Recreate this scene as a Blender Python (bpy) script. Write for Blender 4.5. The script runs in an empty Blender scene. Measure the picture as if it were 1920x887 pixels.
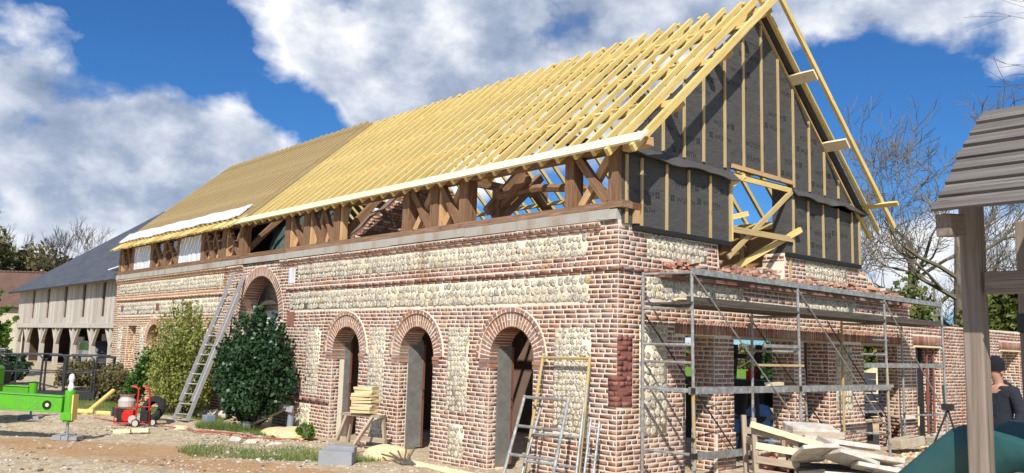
import bpy, math, random
import numpy as np
from math import sin, cos, pi, radians, sqrt, atan2
from mathutils import Vector, Matrix
from mathutils.geometry import tessellate_polygon
random.seed(7); RNG = np.random.default_rng(11)
SC = bpy.context.scene; COL = SC.collection
# ---------------------------------------------------------------- camera
YAW, PITCH, ROLL, FPX = -0.84502642, 0.12905359, 0.02759499, 1597.586
CAM = Vector((8.325, -9.5, 2.0))
cd = bpy.data.cameras.new("camera"); cam = bpy.data.objects.new("camera", cd); COL.objects.link(cam)
cd.sensor_width = 36; cd.lens = FPX/1920*36; cd.clip_end = 3000; cd.clip_start = .05
Fv = Vector((sin(YAW)*cos(PITCH), cos(YAW)*cos(PITCH), sin(PITCH)))
r0 = Vector((cos(YAW), -sin(YAW), 0)); u0 = r0.cross(Fv)
Rv = r0*cos(ROLL)+u0*sin(ROLL); Uv = -r0*sin(ROLL)+u0*cos(ROLL)
cam.matrix_world = Matrix(((Rv.x, Uv.x, -Fv.x, CAM.x), (Rv.y, Uv.y, -Fv.y, CAM.y), (Rv.z, Uv.z, -Fv.z, CAM.z), (0, 0, 0, 1)))
SC.camera = cam
# ---------------------------------------------------------------- light
SUN = Vector((-.88, 1.0, -1.2)).normalized()          # way the sunlight travels
elev = math.asin(-SUN.z); az = atan2(-SUN.x, -SUN.y)   # direction towards the sun, from +Y clockwise
sl = bpy.data.lights.new("sun", 'SUN'); sl.energy = 4.6; sl.angle = radians(.5); sl.color = (1, .95, .87)
so = bpy.data.objects.new("sun", sl); COL.objects.link(so); so.rotation_euler = SUN.to_track_quat('-Z', 'Y').to_euler()
SC.view_settings.view_transform = 'Standard'; SC.view_settings.look = 'None'; SC.view_settings.gamma = 1
SC.view_settings.exposure = 0.30
W = bpy.data.worlds.new("World"); SC.world = W; W.use_nodes = True
SC.cycles.max_bounces = 5; SC.cycles.diffuse_bounces = 3; SC.cycles.glossy_bounces = 2; SC.cycles.transparent_max_bounces = 6
SC.cycles.use_denoising = True

class NT:
    """tiny node helper"""
    def __init__(s, tree): s.t = tree; s.t.nodes.clear()
    def n(s, typ, inp=None, **kw):
        nd = s.t.nodes.new(typ)
        for k, v in kw.items(): setattr(nd, k, v)
        for k, v in (inp or {}).items():
            if isinstance(v, bpy.types.NodeSocket): s.t.links.new(v, nd.inputs[k])
            else: nd.inputs[k].default_value = v
        return nd
    def math(s, op, a, b=None, clamp=False):
        nd = s.t.nodes.new('ShaderNodeMath'); nd.operation = op; nd.use_clamp = clamp
        for i, v in enumerate((a, b)):
            if v is None: continue
            if isinstance(v, bpy.types.NodeSocket): s.t.links.new(v, nd.inputs[i])
            else: nd.inputs[i].default_value = v
        return nd.outputs[0]
    def vm(s, op, a, b=None, scale=None):
        nd = s.t.nodes.new('ShaderNodeVectorMath'); nd.operation = op
        for i, v in enumerate((a, b)):
            if v is None: continue
            if isinstance(v, bpy.types.NodeSocket): s.t.links.new(v, nd.inputs[i])
            else: nd.inputs[i].default_value = v
        if scale is not None: nd.inputs['Scale'].default_value = scale
        return nd.outputs['Value'] if op in ('DOT_PRODUCT', 'LENGTH', 'DISTANCE') else nd.outputs[0]
    def ramp(s, fac, stops, interp='LINEAR'):
        nd = s.t.nodes.new('ShaderNodeValToRGB'); cr = nd.color_ramp; cr.interpolation = interp
        while len(cr.elements) < len(stops): cr.elements.new(.5)
        for e, (p, c) in zip(cr.elements, stops):
            e.position = p; e.color = (*c, 1) if not isinstance(c, float) else (c, c, c, 1)
        s.t.links.new(fac, nd.inputs[0]); return nd.outputs[0]
    def mix(s, fac, a, b, blend='MIX'):
        nd = s.t.nodes.new('ShaderNodeMix'); nd.data_type = 'RGBA'; nd.blend_type = blend
        for k, v in ((0, fac), (6, a), (7, b)):
            if isinstance(v, bpy.types.NodeSocket): s.t.links.new(v, nd.inputs[k])
            elif k == 0: nd.inputs[0].default_value = v
            else: nd.inputs[k].default_value = (*v, 1) if len(v) == 3 else v
        return nd.outputs[2]
    def noise(s, vec, scale, detail=4, rough=.55, dist=0):
        return s.n('ShaderNodeTexNoise', {'Vector': vec, 'Scale': scale, 'Detail': detail, 'Roughness': rough, 'Distortion': dist}).outputs[0]

def pxdir(u, v):
    return (Rv*((u-960)/FPX) - Uv*((v-443.5)/FPX) + Fv).normalized()
def build_world():
    k = NT(W.node_tree)
    sky = k.n('ShaderNodeTexSky', sky_type='NISHITA', sun_disc=False, sun_elevation=elev, sun_rotation=az, altitude=100, air_density=1.0, dust_density=.15, ozone_density=3.0)
    blue = k.mix(1, sky.outputs[0], (.35, .75, 1.18), 'MULTIPLY')
    d = k.vm('NORMALIZE', k.n('ShaderNodeTexCoord').outputs['Generated'])
    st = k.vm('MULTIPLY', d, (1, 1, 1.45))
    dens = []
    for off in ((0, 0, 0), (.034, -.036, .055)):
        v = k.vm('ADD', st, off)
        a = k.noise(k.vm('ADD', v, (3.1, 1.7, .4)), 4.2, 3, .5, .2)
        b = k.noise(v, 11, 10, .56, .12)
        dens.append(k.math('ADD', k.math('MULTIPLY', a, .85), k.math('MULTIPLY', b, .70)))
    # cloud banks and clear patches of that day's sky (directions in the world)
    bias = None
    for (u, v, rad, amt) in ((800, 110, 6.2, .24), (1080, 60, 8, .26), (640, 60, 4, .12), (560, 150, 3, .12), (90, 200, 5.5, .26), (260, 240, 5, .22), (420, 240, 3.5, .18), (330, 350, 5, .26), (190, 380, 5, .26), (60, 420, 4, .2), (40, 90, 3, .16), (150, 110, 3, .1), (400, 70, 3.5, .12),
                             (1600, 70, 4.2, .38), (1820, 50, 5, .40), (640, 210, 4, .14), (1420, 30, 4, .14), (1240, 20, 5, .16), (1700, 350, 4.5, .24), (1850, 420, 5, .2), (500, 260, 3, .1),
                             (250, 30, 6, -.34), (30, 10, 4, -.3), (250, 110, 3.2, -.22), (1780, 190, 6, -.40), (1500, 230, 6, -.34), (1640, 230, 5, -.3), (250, 310, 2, -.14), (30, 310, 3, -.24), (140, 450, 2.4, -.2), (90, 325, 2, -.14), (400, 305, 2.2, -.26), (520, 190, 2.4, -.26), (600, 250, 1.8, -.2), (190, 160, 1.8, -.16), (480, 120, 3.0, -.3), (570, 215, 2.6, -.26), (620, 60, 1.6, -.1), (700, 30, 2, -.12), (440, 300, 1.6, -.1)):
        dt = k.vm('DOT_PRODUCT', d, tuple(pxdir(u, v)))
        c = cos(radians(rad*1.7))
        f = k.math('MULTIPLY', k.math('POWER', k.math('DIVIDE', k.math('SUBTRACT', dt, c), 1-c, True), 1.3), amt*.66)
        bias = f if bias is None else k.math('ADD', bias, f)
    f0 = k.math('ADD', dens[0], bias)
    mask = k.ramp(f0, [(.765, 0.), (.84, .42), (.93, .97)])
    lit = k.math('ADD', k.math('MULTIPLY', k.math('SUBTRACT', dens[0], dens[1]), 4.4), .47)
    thick = k.ramp(f0, [(.88, 1.), (1.16, .55)])
    lum = k.math('MULTIPLY', k.math('ADD', k.math('MULTIPLY', lit, .55), .30), k.math('ADD', k.math('MULTIPLY', thick, .7), .3), True)
    ccol = k.ramp(lum, [(.0, (2.6, 3.4, 5.0)), (.28, (4.4, 5.2, 6.8)), (.48, (7.2, 7.8, 9.0)), (.74, (11.4, 11.5, 11.8))])
    fin = k.mix(mask, blue, ccol)
    bg = k.n('ShaderNodeBackground', {'Color': fin, 'Strength': .075})
    k.n('ShaderNodeOutputWorld', {'Surface': bg.outputs[0]})
build_world()
# ---------------------------------------------------------------- materials
MATS = {}
def mat(name, fn):
    m = bpy.data.materials.new(name); m.use_nodes = True; k = NT(m.node_tree)
    kw = fn(k); col = kw.pop('col'); h = kw.pop('h', None); hs = kw.pop('hs', .3); hd = kw.pop('hd', .01)
    b = k.n('ShaderNodeBsdfPrincipled', {'Roughness': kw.get('rough', .8), 'Metallic': kw.get('metal', 0.)})
    b.inputs['Specular IOR Level'].default_value = kw.get('spec', .35)
    if isinstance(col, bpy.types.NodeSocket): m.node_tree.links.new(col, b.inputs['Base Color'])
    else: b.inputs['Base Color'].default_value = (*col, 1)
    if h is not None:
        bp = k.n('ShaderNodeBump', {'Height': h, 'Strength': hs, 'Distance': hd}); m.node_tree.links.new(bp.outputs[0], b.inputs['Normal'])
    if 'trans' in kw:
        b.inputs['Transmission Weight'].default_value = 0
        tr = k.n('ShaderNodeBsdfTranslucent', {'Color': col if isinstance(col, bpy.types.NodeSocket) else (*col, 1)})
        mx = k.n('ShaderNodeMixShader', {0: kw['trans'], 1: b.outputs[0], 2: tr.outputs[0]}); out = mx.outputs[0]
    else: out = b.outputs[0]
    k.n('ShaderNodeOutputMaterial', {'Surface': out}); MATS[name] = m; return m
def obj_co(k): return k.n('ShaderNodeTexCoord').outputs['Object']
def island(k): return k.n('ShaderNodeNewGeometry').outputs['Random Per Island']
def grain(k): return k.n('ShaderNodeAttribute', attribute_name='grain').outputs['Vector']

def stain(k, co, c, dark=.7):
    sp_ = k.n('ShaderNodeSeparateXYZ', {'Vector': co}); n = k.noise(k.vm('MULTIPLY', co, (9, 9, 1.6)), 1., 4, .6)
    for x0, w, z0 in ((-4.95, .17, 2.9), (-13.95, .22, 2.9), (-9.3, .10, 3.2), (-1.9, .08, 3.3)):
        d = k.math('SUBTRACT', 1., k.math('DIVIDE', k.math('ABSOLUTE', k.math('ADD', sp_.outputs[0], -x0)), w), True); z = k.math('MULTIPLY', k.math('SUBTRACT', sp_.outputs[2], z0), 1.6, True)
        c = k.mix(k.math('MULTIPLY', k.math('MULTIPLY', k.math('MULTIPLY', d, z), n), 1.9*dark, True), c, (.26, .12, .035))
    return c
def _brick(tint=0.0):
    def f(k):
        co = obj_co(k); r = island(k)
        c = k.ramp(r, [(0, (.20, .078, .052)), (.15, (.30, .112, .066)), (.30, (.22, .088, .064)), (.45, (.37, .165, .09)), (.58, (.23, .105, .085)), (.70, (.20, .115, .105)), (.80, (.36, .20, .125)), (.90, (.26, .16, .125)), (.97, (.16, .13, .115))], 'CONSTANT')
        n1 = k.noise(co, 14, 5, .7); n2 = k.noise(co, .9, 4, .6); n3 = k.noise(co, 55, 3, .7)
        c = k.mix(k.math('MULTIPLY', n1, .25), c, (.42, .22, .14))
        lime = k.ramp(k.math('ADD', k.math('MULTIPLY', n3, .5), k.math('MULTIPLY', n2, .6)), [(.50, 0.), (.75, .58)])
        c = k.mix(lime, c, (.62, .53, .46))
        sx = k.n('ShaderNodeSeparateXYZ', {'Vector': co}).outputs[0]
        och = k.math('MULTIPLY', k.math('MULTIPLY', k.math('ADD', sx, 12.6), -.5, True), .55, True)
        c = k.mix(och, c, (.52, .28, .13))
        c = stain(k, co, c)
        return dict(col=c, rough=.92, h=n3, hs=.5, hd=.006, spec=.2)
    return f
mat('brick', _brick())
mat('raw_brick', lambda k: dict(col=k.ramp(k.math('ADD', k.math('MULTIPLY', island(k), .6), k.math('MULTIPLY', k.noise(obj_co(k), 20, 4), .4)), [(.1, (.13, .05, .045)), (.5, (.24, .09, .07)), (.9, (.36, .17, .12))]), rough=.95, h=k.noise(obj_co(k), 40, 4), hs=.8, hd=.02))
mat('loose_brick', lambda k: dict(col=k.mix(k.ramp(k.noise(obj_co(k), 12, 5, .7), [(.42, 0.), (.66, .85)]), k.ramp(island(k), [(0, (.34, .11, .06)), (.3, (.46, .19, .10)), (.5, (.24, .10, .08)), (.66, (.50, .30, .19)), (.82, (.60, .48, .36)), (.92, (.38, .15, .09))], 'CONSTANT'), (.52, .42, .34)), rough=.95, h=k.noise(obj_co(k), 40, 4), hs=.6, hd=.01))
def _mortar(a, b, st):
    def f(k):
        co = obj_co(k); n = k.noise(co, 2.2, 6, .65); m = k.noise(co, 60, 4, .7); s = k.noise(k.vm('MULTIPLY', co, (3.5, 3.5, .45)), 1.0, 5, .6)
        c = k.mix(n, a, b); c = k.mix(k.ramp(s, [(.56, 0.), (.72, .75)]), c, st)
        c = stain(k, co, c)
        return dict(col=c, rough=.95, h=m, hs=.7, hd=.01, spec=.1)
    return f
mat('mortar', _mortar((.86, .78, .64), (.72, .63, .50), (.54, .38, .21)))
mat('flint_bed', _mortar((.84, .74, .53), (.72, .61, .43), (.60, .45, .22)))
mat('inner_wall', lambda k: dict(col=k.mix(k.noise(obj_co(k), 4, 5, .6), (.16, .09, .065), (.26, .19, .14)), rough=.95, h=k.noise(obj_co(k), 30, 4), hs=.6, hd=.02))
def _flint(k):
    co = obj_co(k); r = island(k); n = k.noise(co, 17, 5, .65); n2 = k.noise(co, 45, 3)
    c = k.ramp(r, [(0, (.42, .39, .35)), (.16, (.60, .54, .44)), (.34, (.30, .29, .28)), (.42, (.66, .58, .44)), (.60, (.50, .46, .39)), (.74, (.68, .61, .49)), (.90, (.56, .36, .16)), (.93, (.36, .33, .30))], 'CONSTANT')
    c = k.mix(k.ramp(n, [(.42, 0.), (.56, .85)]), c, (.76, .67, .49)); c = k.mix(k.ramp(n2, [(.50, 0.), (.58, .75)]), c, (.17, .165, .16))
    c = stain(k, co, c, .5)
    return dict(col=c, rough=.6, h=n2, hs=.5, hd=.01, spec=.4)
mat('flint', _flint)
mat('concrete', lambda k: dict(col=k.mix(k.ramp(k.noise(k.vm('MULTIPLY', obj_co(k), (2.2, 2, .5)), 1.3, 5), [(.5, 0.), (.68, .7)]), k.mix(k.noise(obj_co(k), 3, 6, .6), (.34, .32, .28), (.48, .45, .40)), (.30, .20, .12)), rough=.9, h=k.noise(obj_co(k), 30, 5), hs=.4, hd=.01))
def _wood(a, b, c3, sc=1.0, var=.5, rough=.8, warp=1.0, crack=0.):
    def f(k):
        g = grain(k); v = k.vm('MULTIPLY', g, (1.2*sc, 22*sc, 22*sc))
        n = k.noise(v, 1.6, 5, .6, warp); n2 = k.noise(k.vm('MULTIPLY', g, (3, 7, 7)), .8, 3); r = island(k)
        c = k.ramp(n, [(.28, b), (.50, a), (.72, c3)])
        c = k.mix(k.math('MULTIPLY', n2, .35), c, b)
        kn = k.n('ShaderNodeTexVoronoi', {'Vector': k.vm('MULTIPLY', g, (2.2, 9, 9)), 'Scale': 1.0}).outputs['Distance']
        c = k.mix(k.ramp(kn, [(.05, .65), (.13, 0.)]), c, tuple(t*.45 for t in b))
        if crack:
            ck = k.noise(k.vm('MULTIPLY', g, (.8, 75, 75)), 1.0, 3, .6, .6); c = k.mix(k.ramp(ck, [(.60, 0.), (.68, crack)]), c, tuple(t*.25 for t in b))
        hsv = k.n('ShaderNodeHueSaturation', {'Color': c, 'Value': k.math('ADD', k.math('MULTIPLY', r, var), 1-var*.5), 'Saturation': k.math('ADD', k.math('MULTIPLY', r, -.25), 1.1)})
        return dict(col=hsv.outputs[0], rough=rough, h=n, hs=.35, hd=.004, spec=.25)
    return f
mat('new_pine', _wood((.68, .51, .17), (.52, .36, .105), (.80, .65, .30), .7, .55))
mat('treated_batten', _wood((.50, .37, .17), (.38, .26, .10), (.60, .46, .24), .7, .45))
mat('dull_pine', _wood((.42, .31, .14), (.28, .20, .09), (.52, .40, .20), .8, .6))
mat('pale_plank', _wood((.78, .66, .42), (.68, .55, .32), (.86, .76, .54), .6, .15))
mat('oak', _wood((.23, .125, .065), (.12, .06, .032), (.36, .21, .115), 1.0, .6))
mat('oak_light', _wood((.55, .34, .155), (.40, .23, .095), (.66, .45, .25), 1.0, .4))
mat('weathered', _wood((.30, .265, .235), (.19, .165, .145), (.40, .36, .32), .8, .25, crack=.7))
mat('shelter_post', _wood((.27, .215, .17), (.17, .135, .11), (.37, .31, .26), .55, .12, crack=.8))
mat('shelter_roof', _wood((.20, .178, .16), (.12, .108, .10), (.33, .305, .28), .45, .55, .6, crack=.85))
mat('grey_cladding', _wood((.52, .47, .40), (.33, .29, .25), (.62, .57, .50), .8, .35))
mat('old_plank', _wood((.42, .33, .23), (.27, .20, .14), (.55, .45, .33), .8, .4))
mat('osb', lambda k: dict(col=k.mix(k.noise(k.vm('MULTIPLY', obj_co(k), (1, 1, 1)), 26, 4, .7), (.28, .15, .06), (.44, .26, .11)), rough=.8))
mat('red_door', lambda k: dict(col=k.mix(k.noise(obj_co(k), 8, 4), (.16, .055, .04), (.24, .09, .065)), rough=.7))
mat('sheet_metal', lambda k: dict(col=k.mix(k.ramp(k.noise(obj_co(k), 5, 6, .7), [(.35, 0.), (.7, 1.)]), (.15, .148, .135), (.25, .245, .225)), rough=.55, metal=.1, h=k.noise(obj_co(k), 12, 4), hs=.2, hd=.01))
def _membrane(k):
    co = obj_co(k); w = k.noise(k.vm('MULTIPLY', co, (1, 1.6, 4.2)), 1.5, 6, .6, 1.2); f = k.noise(co, 80, 3)
    return dict(col=k.mix(w, (.056, .053, .051), (.105, .100, .096)), rough=.62, h=k.math('ADD', w, k.math('MULTIPLY', f, .04)), hs=.7, hd=.035, spec=.25)
mat('membrane', _membrane)
mat('ink', lambda k: dict(col=(.028, .028, .030), rough=.7))
mat('galv', lambda k: dict(col=k.mix(k.ramp(k.noise(obj_co(k), 11, 5, .7), [(.4, 0.), (.65, 1.)]), (.27, .275, .265), k.mix(k.ramp(k.noise(obj_co(k), 3.3, 5, .7), [(.52, 0.), (.64, .8)]), (.50, .50, .475), (.36, .24, .15))), rough=.5, metal=.45, h=k.noise(obj_co(k), 30, 3), hs=.15, hd=.004))
mat('old_yellow', lambda k: dict(col=k.mix(k.ramp(k.noise(obj_co(k), 9, 5, .7), [(.42, 0.), (.60, 1.)]), (.50, .34, .09), (.40, .36, .27)), rough=.6, metal=.15))
mat('dark_steel', lambda k: dict(col=(.045, .042, .04), rough=.6, metal=.4))
mat('deck_wood', _wood((.095, .08, .066), (.055, .046, .038), (.15, .125, .10), .8, .3))
mat('alu', lambda k: dict(col=k.mix(k.noise(obj_co(k), 6, 4), (.42, .41, .42), (.60, .59, .58)), rough=.45, metal=.5))
mat('red_paint', lambda k: dict(col=k.mix(k.ramp(k.noise(obj_co(k), 14, 4), [(.55, 0.), (.75, .6)]), (.52, .018, .012), (.30, .06, .04)), rough=.4))
mat('faded_red', lambda k: dict(col=(.36, .075, .05), rough=.7))
mat('orange_plastic', lambda k: dict(col=(.80, .14, .05), rough=.5))
mat('green_paint', lambda k: dict(col=k.mix(k.ramp(k.noise(obj_co(k), 5, 5, .65), [(.42, 0.), (.72, .6)]), (.095, .43, .014), (.14, .22, .07)), rough=.33, spec=.5))
mat('black_rubber', lambda k: dict(col=(.018, .018, .018), rough=.75))
mat('black_paint', lambda k: dict(col=k.mix(k.noise(obj_co(k), 8, 3), (.018, .020, .023), (.045, .047, .05)), rough=.45))
mat('teal_plastic', lambda k: dict(col=k.mix(k.ramp(k.noise(obj_co(k), 3.5, 5, .6), [(.4, 0.), (.8, .5)]), (.022, .082, .082), (.055, .12, .115)), rough=.34, spec=.45, h=k.noise(obj_co(k), 3, 2), hs=.12, hd=.02))
mat('white_film', lambda k: dict(col=k.mix(k.noise(k.vm('MULTIPLY', obj_co(k), (9, 1, 1.5)), 1.5, 3), (.80, .81, .83), (.62, .64, .68)), rough=.4, h=k.noise(k.vm('MULTIPLY', obj_co(k), (9, 9, 1.2)), 1.2, 3, .5, .8), hs=.8, hd=.08))
mat('green_tarp', lambda k: dict(col=k.mix(k.noise(obj_co(k), 4, 5, .7, 1), (.025, .055, .045), (.10, .15, .13)), rough=.35, h=k.noise(obj_co(k), 2.5, 5, .65, 1.5), hs=.9, hd=.12))
mat('slate', lambda k: dict(col=k.mix(k.n('ShaderNodeTexBrick', {'Vector': k.n('ShaderNodeMapping', {'Vector': obj_co(k), 'Scale': (1, 1, 1)}).outputs[0], 'Scale': 1., 'Brick Width': .5, 'Row Height': .22, 'Mortar Size': .012, 'Color1': (.055, .060, .072, 1), 'Color2': (.085, .092, .108, 1), 'Mortar': (.03, .033, .04, 1)}).outputs[0], k.ramp(k.noise(obj_co(k), .7, 5), [(.3, (.05, .055, .065)), (.8, (.10, .105, .12))]), (.07, .075, .09)) if False else k.mix(.5, k.n('ShaderNodeTexBrick', {'Vector': obj_co(k), 'Scale': 1., 'Brick Width': .5, 'Row Height': .22, 'Mortar Size': .012, 'Color1': (.05, .054, .064, 1), 'Color2': (.115, .122, .14, 1), 'Mortar': (.02, .022, .026, 1)}).outputs[0], k.ramp(k.noise(obj_co(k), .7, 5), [(.3, (.05, .053, .060)), (.8, (.11, .112, .12))])), rough=.55, h=k.noise(obj_co(k), 6, 3), hs=.3, hd=.02))
mat('roof_tile', lambda k: dict(col=k.mix(.4, k.n('ShaderNodeTexBrick', {'Vector': obj_co(k), 'Scale': 1., 'Brick Width': .25, 'Row Height': .16, 'Mortar Size': .012, 'Color1': (.17, .085, .06, 1), 'Color2': (.11, .065, .05, 1), 'Mortar': (.04, .03, .025, 1)}).outputs[0], k.ramp(k.noise(obj_co(k), 1, 5), [(.3, (.09, .055, .045)), (.8, (.21, .12, .085))])), rough=.85))
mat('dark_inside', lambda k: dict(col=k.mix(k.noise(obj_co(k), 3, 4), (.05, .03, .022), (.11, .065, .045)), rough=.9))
mat('render_wall', lambda k: dict(col=k.mix(k.noise(obj_co(k), 2, 5), (.45, .38, .28), (.58, .50, .38)), rough=.9))
mat('ochre_board', _wood((.50, .28, .09), (.38, .20, .06), (.58, .36, .14), .7, .2))
mat('stone', lambda k: dict(col=k.mix(k.ramp(k.noise(obj_co(k), 6, 6, .7), [(.3, 0.), (.75, 1.)]), k.ramp(island(k), [(0, (.60, .52, .38)), (.5, (.50, .44, .36)), (1, (.66, .60, .48))]), (.40, .31, .20)), rough=.9, h=k.noise(obj_co(k), 18, 5, .65), hs=.7, hd=.03))
mat('white_slab', lambda k: dict(col=k.mix(k.ramp(k.noise(obj_co(k), 7, 6, .7), [(.38, 0.), (.7, 1.)]), k.ramp(island(k), [(0, (.74, .72, .66)), (1, (.60, .57, .51))]), (.44, .36, .28)), rough=.85, h=k.noise(obj_co(k), 22, 5), hs=.5, hd=.015))
mat('cream_stone', lambda k: dict(col=k.mix(k.noise(obj_co(k), 9, 5, .65), (.76, .63, .38), (.62, .48, .26)), rough=.9, h=k.noise(obj_co(k), 25, 5), hs=.5, hd=.02))
mat('grey_block', lambda k: dict(col=k.mix(k.noise(obj_co(k), 7, 6, .7), (.24, .25, .27), (.38, .39, .41)), rough=.85, h=k.noise(obj_co(k), 50, 4, .7), hs=.8, hd=.015))
mat('yellow_plastic', lambda k: dict(col=k.mix(k.noise(obj_co(k), 6, 3), (.72, .52, .09), (.80, .66, .28)), rough=.6))
mat('pvc', lambda k: dict(col=(.22, .26, .32), rough=.4))
mat('bucket_steel', lambda k: dict(col=k.mix(k.noise(obj_co(k), 9, 4), (.45, .38, .34), (.62, .58, .54)), rough=.5, metal=.2))
mat('glass', lambda k: dict(col=(.03, .04, .05), rough=.08, spec=.8))
mat('car_paint', lambda k: dict(col=(.42, .43, .47), rough=.25, metal=.5, spec=.6))
mat('tail_lamp', lambda k: dict(col=(.6, .03, .03), rough=.3))
mat('plum', lambda k: dict(col=(.10, .02, .03), rough=.5))
mat('denim', lambda k: dict(col=k.mix(k.noise(obj_co(k), 30, 3), (.055, .06, .075), (.10, .105, .125)), rough=.9))
mat('hoodie', lambda k: dict(col=k.mix(k.noise(obj_co(k), 9, 4), (.014, .017, .026), (.028, .032, .044)), rough=.92, h=k.noise(obj_co(k), 7, 4, .6, 1), hs=.6, hd=.04))
mat('skin', lambda k: dict(col=(.48, .26, .18), rough=.55))
mat('knit', lambda k: dict(col=(.010, .010, .014), rough=.95, h=k.noise(obj_co(k), 60, 3), hs=.5, hd=.01))
mat('blue_cloth', lambda k: dict(col=k.mix(k.noise(obj_co(k), 5, 4, .6, 1), (.05, .16, .42), (.16, .36, .66)), rough=.7, h=k.noise(obj_co(k), 4, 4, .6, 1.5), hs=.8, hd=.08))
mat('bark', lambda k: dict(col=k.ramp(k.noise(k.vm('MULTIPLY', obj_co(k), (4, 4, 1)), 2, 5), [(.3, (.075, .062, .045)), (.7, (.20, .175, .13))]), rough=.95, h=k.noise(obj_co(k), 9, 5), hs=.7, hd=.05))
mat('twig', lambda k: dict(col=k.mix(k.noise(obj_co(k), .5, 3), (.10, .08, .055), (.23, .19, .135)), rough=.95))
mat('dark_twig', lambda k: dict(col=k.mix(k.noise(obj_co(k), .5, 3), (.07, .055, .04), (.13, .105, .075)), rough=.95))
def leafmat(name, cols, tr=.25, rough=.55):
    mat(name, lambda k: dict(col=k.mix(k.ramp(k.noise(obj_co(k), 2.6, 3), [(.3, 0.), (.75, .55)]), k.ramp(island(k), [(i/(len(cols)-1), c) for i, c in enumerate(cols)]), cols[-1]), rough=rough, spec=.3, trans=tr))
leafmat('leaf_dark', [(.012, .035, .012), (.022, .055, .020), (.035, .080, .030), (.05, .105, .045)], .12, .38)
leafmat('leaf_olive', [(.16, .21, .035), (.26, .31, .06), (.24, .26, .07), (.38, .40, .11)], .3)
leafmat('leaf_laurel', [(.05, .11, .015), (.10, .20, .025), (.16, .28, .04), (.20, .32, .06)], .3, .4)
leafmat('leaf_pine', [(.05, .075, .02), (.10, .13, .03), (.15, .18, .04), (.19, .20, .05)], .2)
leafmat('leaf_scrub', [(.10, .085, .04), (.16, .13, .06), (.12, .13, .04), (.20, .17, .08)], .2)
leafmat('leaf_ivy', [(.03, .08, .015), (.05, .12, .02), (.08, .17, .03)], .2, .4)
leafmat('grass_blade', [(.07, .14, .02), (.12, .22, .03), (.18, .27, .06), (.24, .26, .10)], .3)
def _ground(k):
    co = obj_co(k)
    def ell(cx, cy, rx, ry, rot=0):
        m = k.n('ShaderNodeMapping', {'Vector': co, 'Location': (cx, cy, 0), 'Rotation': (0, 0, rot), 'Scale': (rx, ry, 1e6)}, vector_type='TEXTURE')
        return k.n('ShaderNodeTexGradient', {'Vector': m.outputs[0]}, gradient_type='SPHERICAL').outputs['Fac']
    big = k.noise(co, .55, 5, .6); mid = k.noise(co, 3.2, 6, .65); fine = k.noise(co, 26, 5, .75); v = k.n('ShaderNodeTexVoronoi', {'Vector': co, 'Scale': 19., 'Randomness': 1.}).outputs['Color']
    c = k.ramp(mid, [(.30, (.35, .255, .155)), (.50, (.48, .375, .235)), (.70, (.60, .50, .34))])
    peb = k.n('ShaderNodeSeparateColor', {'Color': v}).outputs[0]
    c = k.mix(k.ramp(k.math('MULTIPLY', peb, fine), [(.30, 0.), (.50, .75)]), c, (.64, .60, .52))
    c = k.mix(k.ramp(k.math('ADD', k.math('MULTIPLY', peb, .5), k.math('MULTIPLY', fine, .6)), [(.18, .7), (.34, 0.)]), c, (.20, .155, .11))
    c = k.mix(k.ramp(big, [(.56, 0.), (.72, .55)]), c, (.30, .245, .18))
    orange = k.math('MULTIPLY', k.math('ADD', k.math('ADD', ell(-8.2, -4.6, 3.3, 1.15, .55), ell(-4.7, -3.7, 3.1, .75, .6)), k.math('MULTIPLY', k.math('SUBTRACT', mid, .5), .9)), 1.0)
    c = k.mix(k.ramp(orange, [(.10, 0.), (.42, .72)]), c, k.mix(fine, (.34, .17, .075), (.50, .29, .14)))
    gr = k.math('ADD', ell(-5.6, -2.3, 2.6, 1.0, .5), k.math('ADD', ell(-9.8, -.7, 2.3, .9), k.math('ADD', ell(-17.5, -1.2, 4.8, 1.5, .1), ell(-24, -1.5, 6, 3))))
    gr = k.math('ADD', gr, k.math('MULTIPLY', k.math('SUBTRACT', mid, .5), 2.2))
    gcol = k.mix(mid, (.10, .13, .035), (.21, .20, .075))
    c = k.mix(k.ramp(gr, [(.24, 0.), (.55, .72)]), c, gcol)
    sep = k.n('ShaderNodeSeparateXYZ', {'Vector': co})
    lawn = k.math('MAXIMUM', k.ramp(k.math('ADD', k.math('MULTIPLY', sep.outputs[1], .030), k.math('MULTIPLY', mid, .12)), [(.60, 0.), (.68, 1.)]),
                  k.ramp(k.math('ADD', k.math('MULTIPLY', k.math('ADD', sep.outputs[0], 62), -.05), k.math('MULTIPLY', mid, .2)), [(.86, 0.), (.98, 1.)]))
    c = k.mix(lawn, c, k.mix(mid, (.10, .22, .025), (.20, .33, .05)))
    return dict(col=c, rough=.97, h=k.math('ADD', k.math('MULTIPLY', fine, .6), k.math('MULTIPLY', peb, .5)), hs=.9, hd=.035, spec=.1)
mat('ground_soil', _ground)
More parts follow.
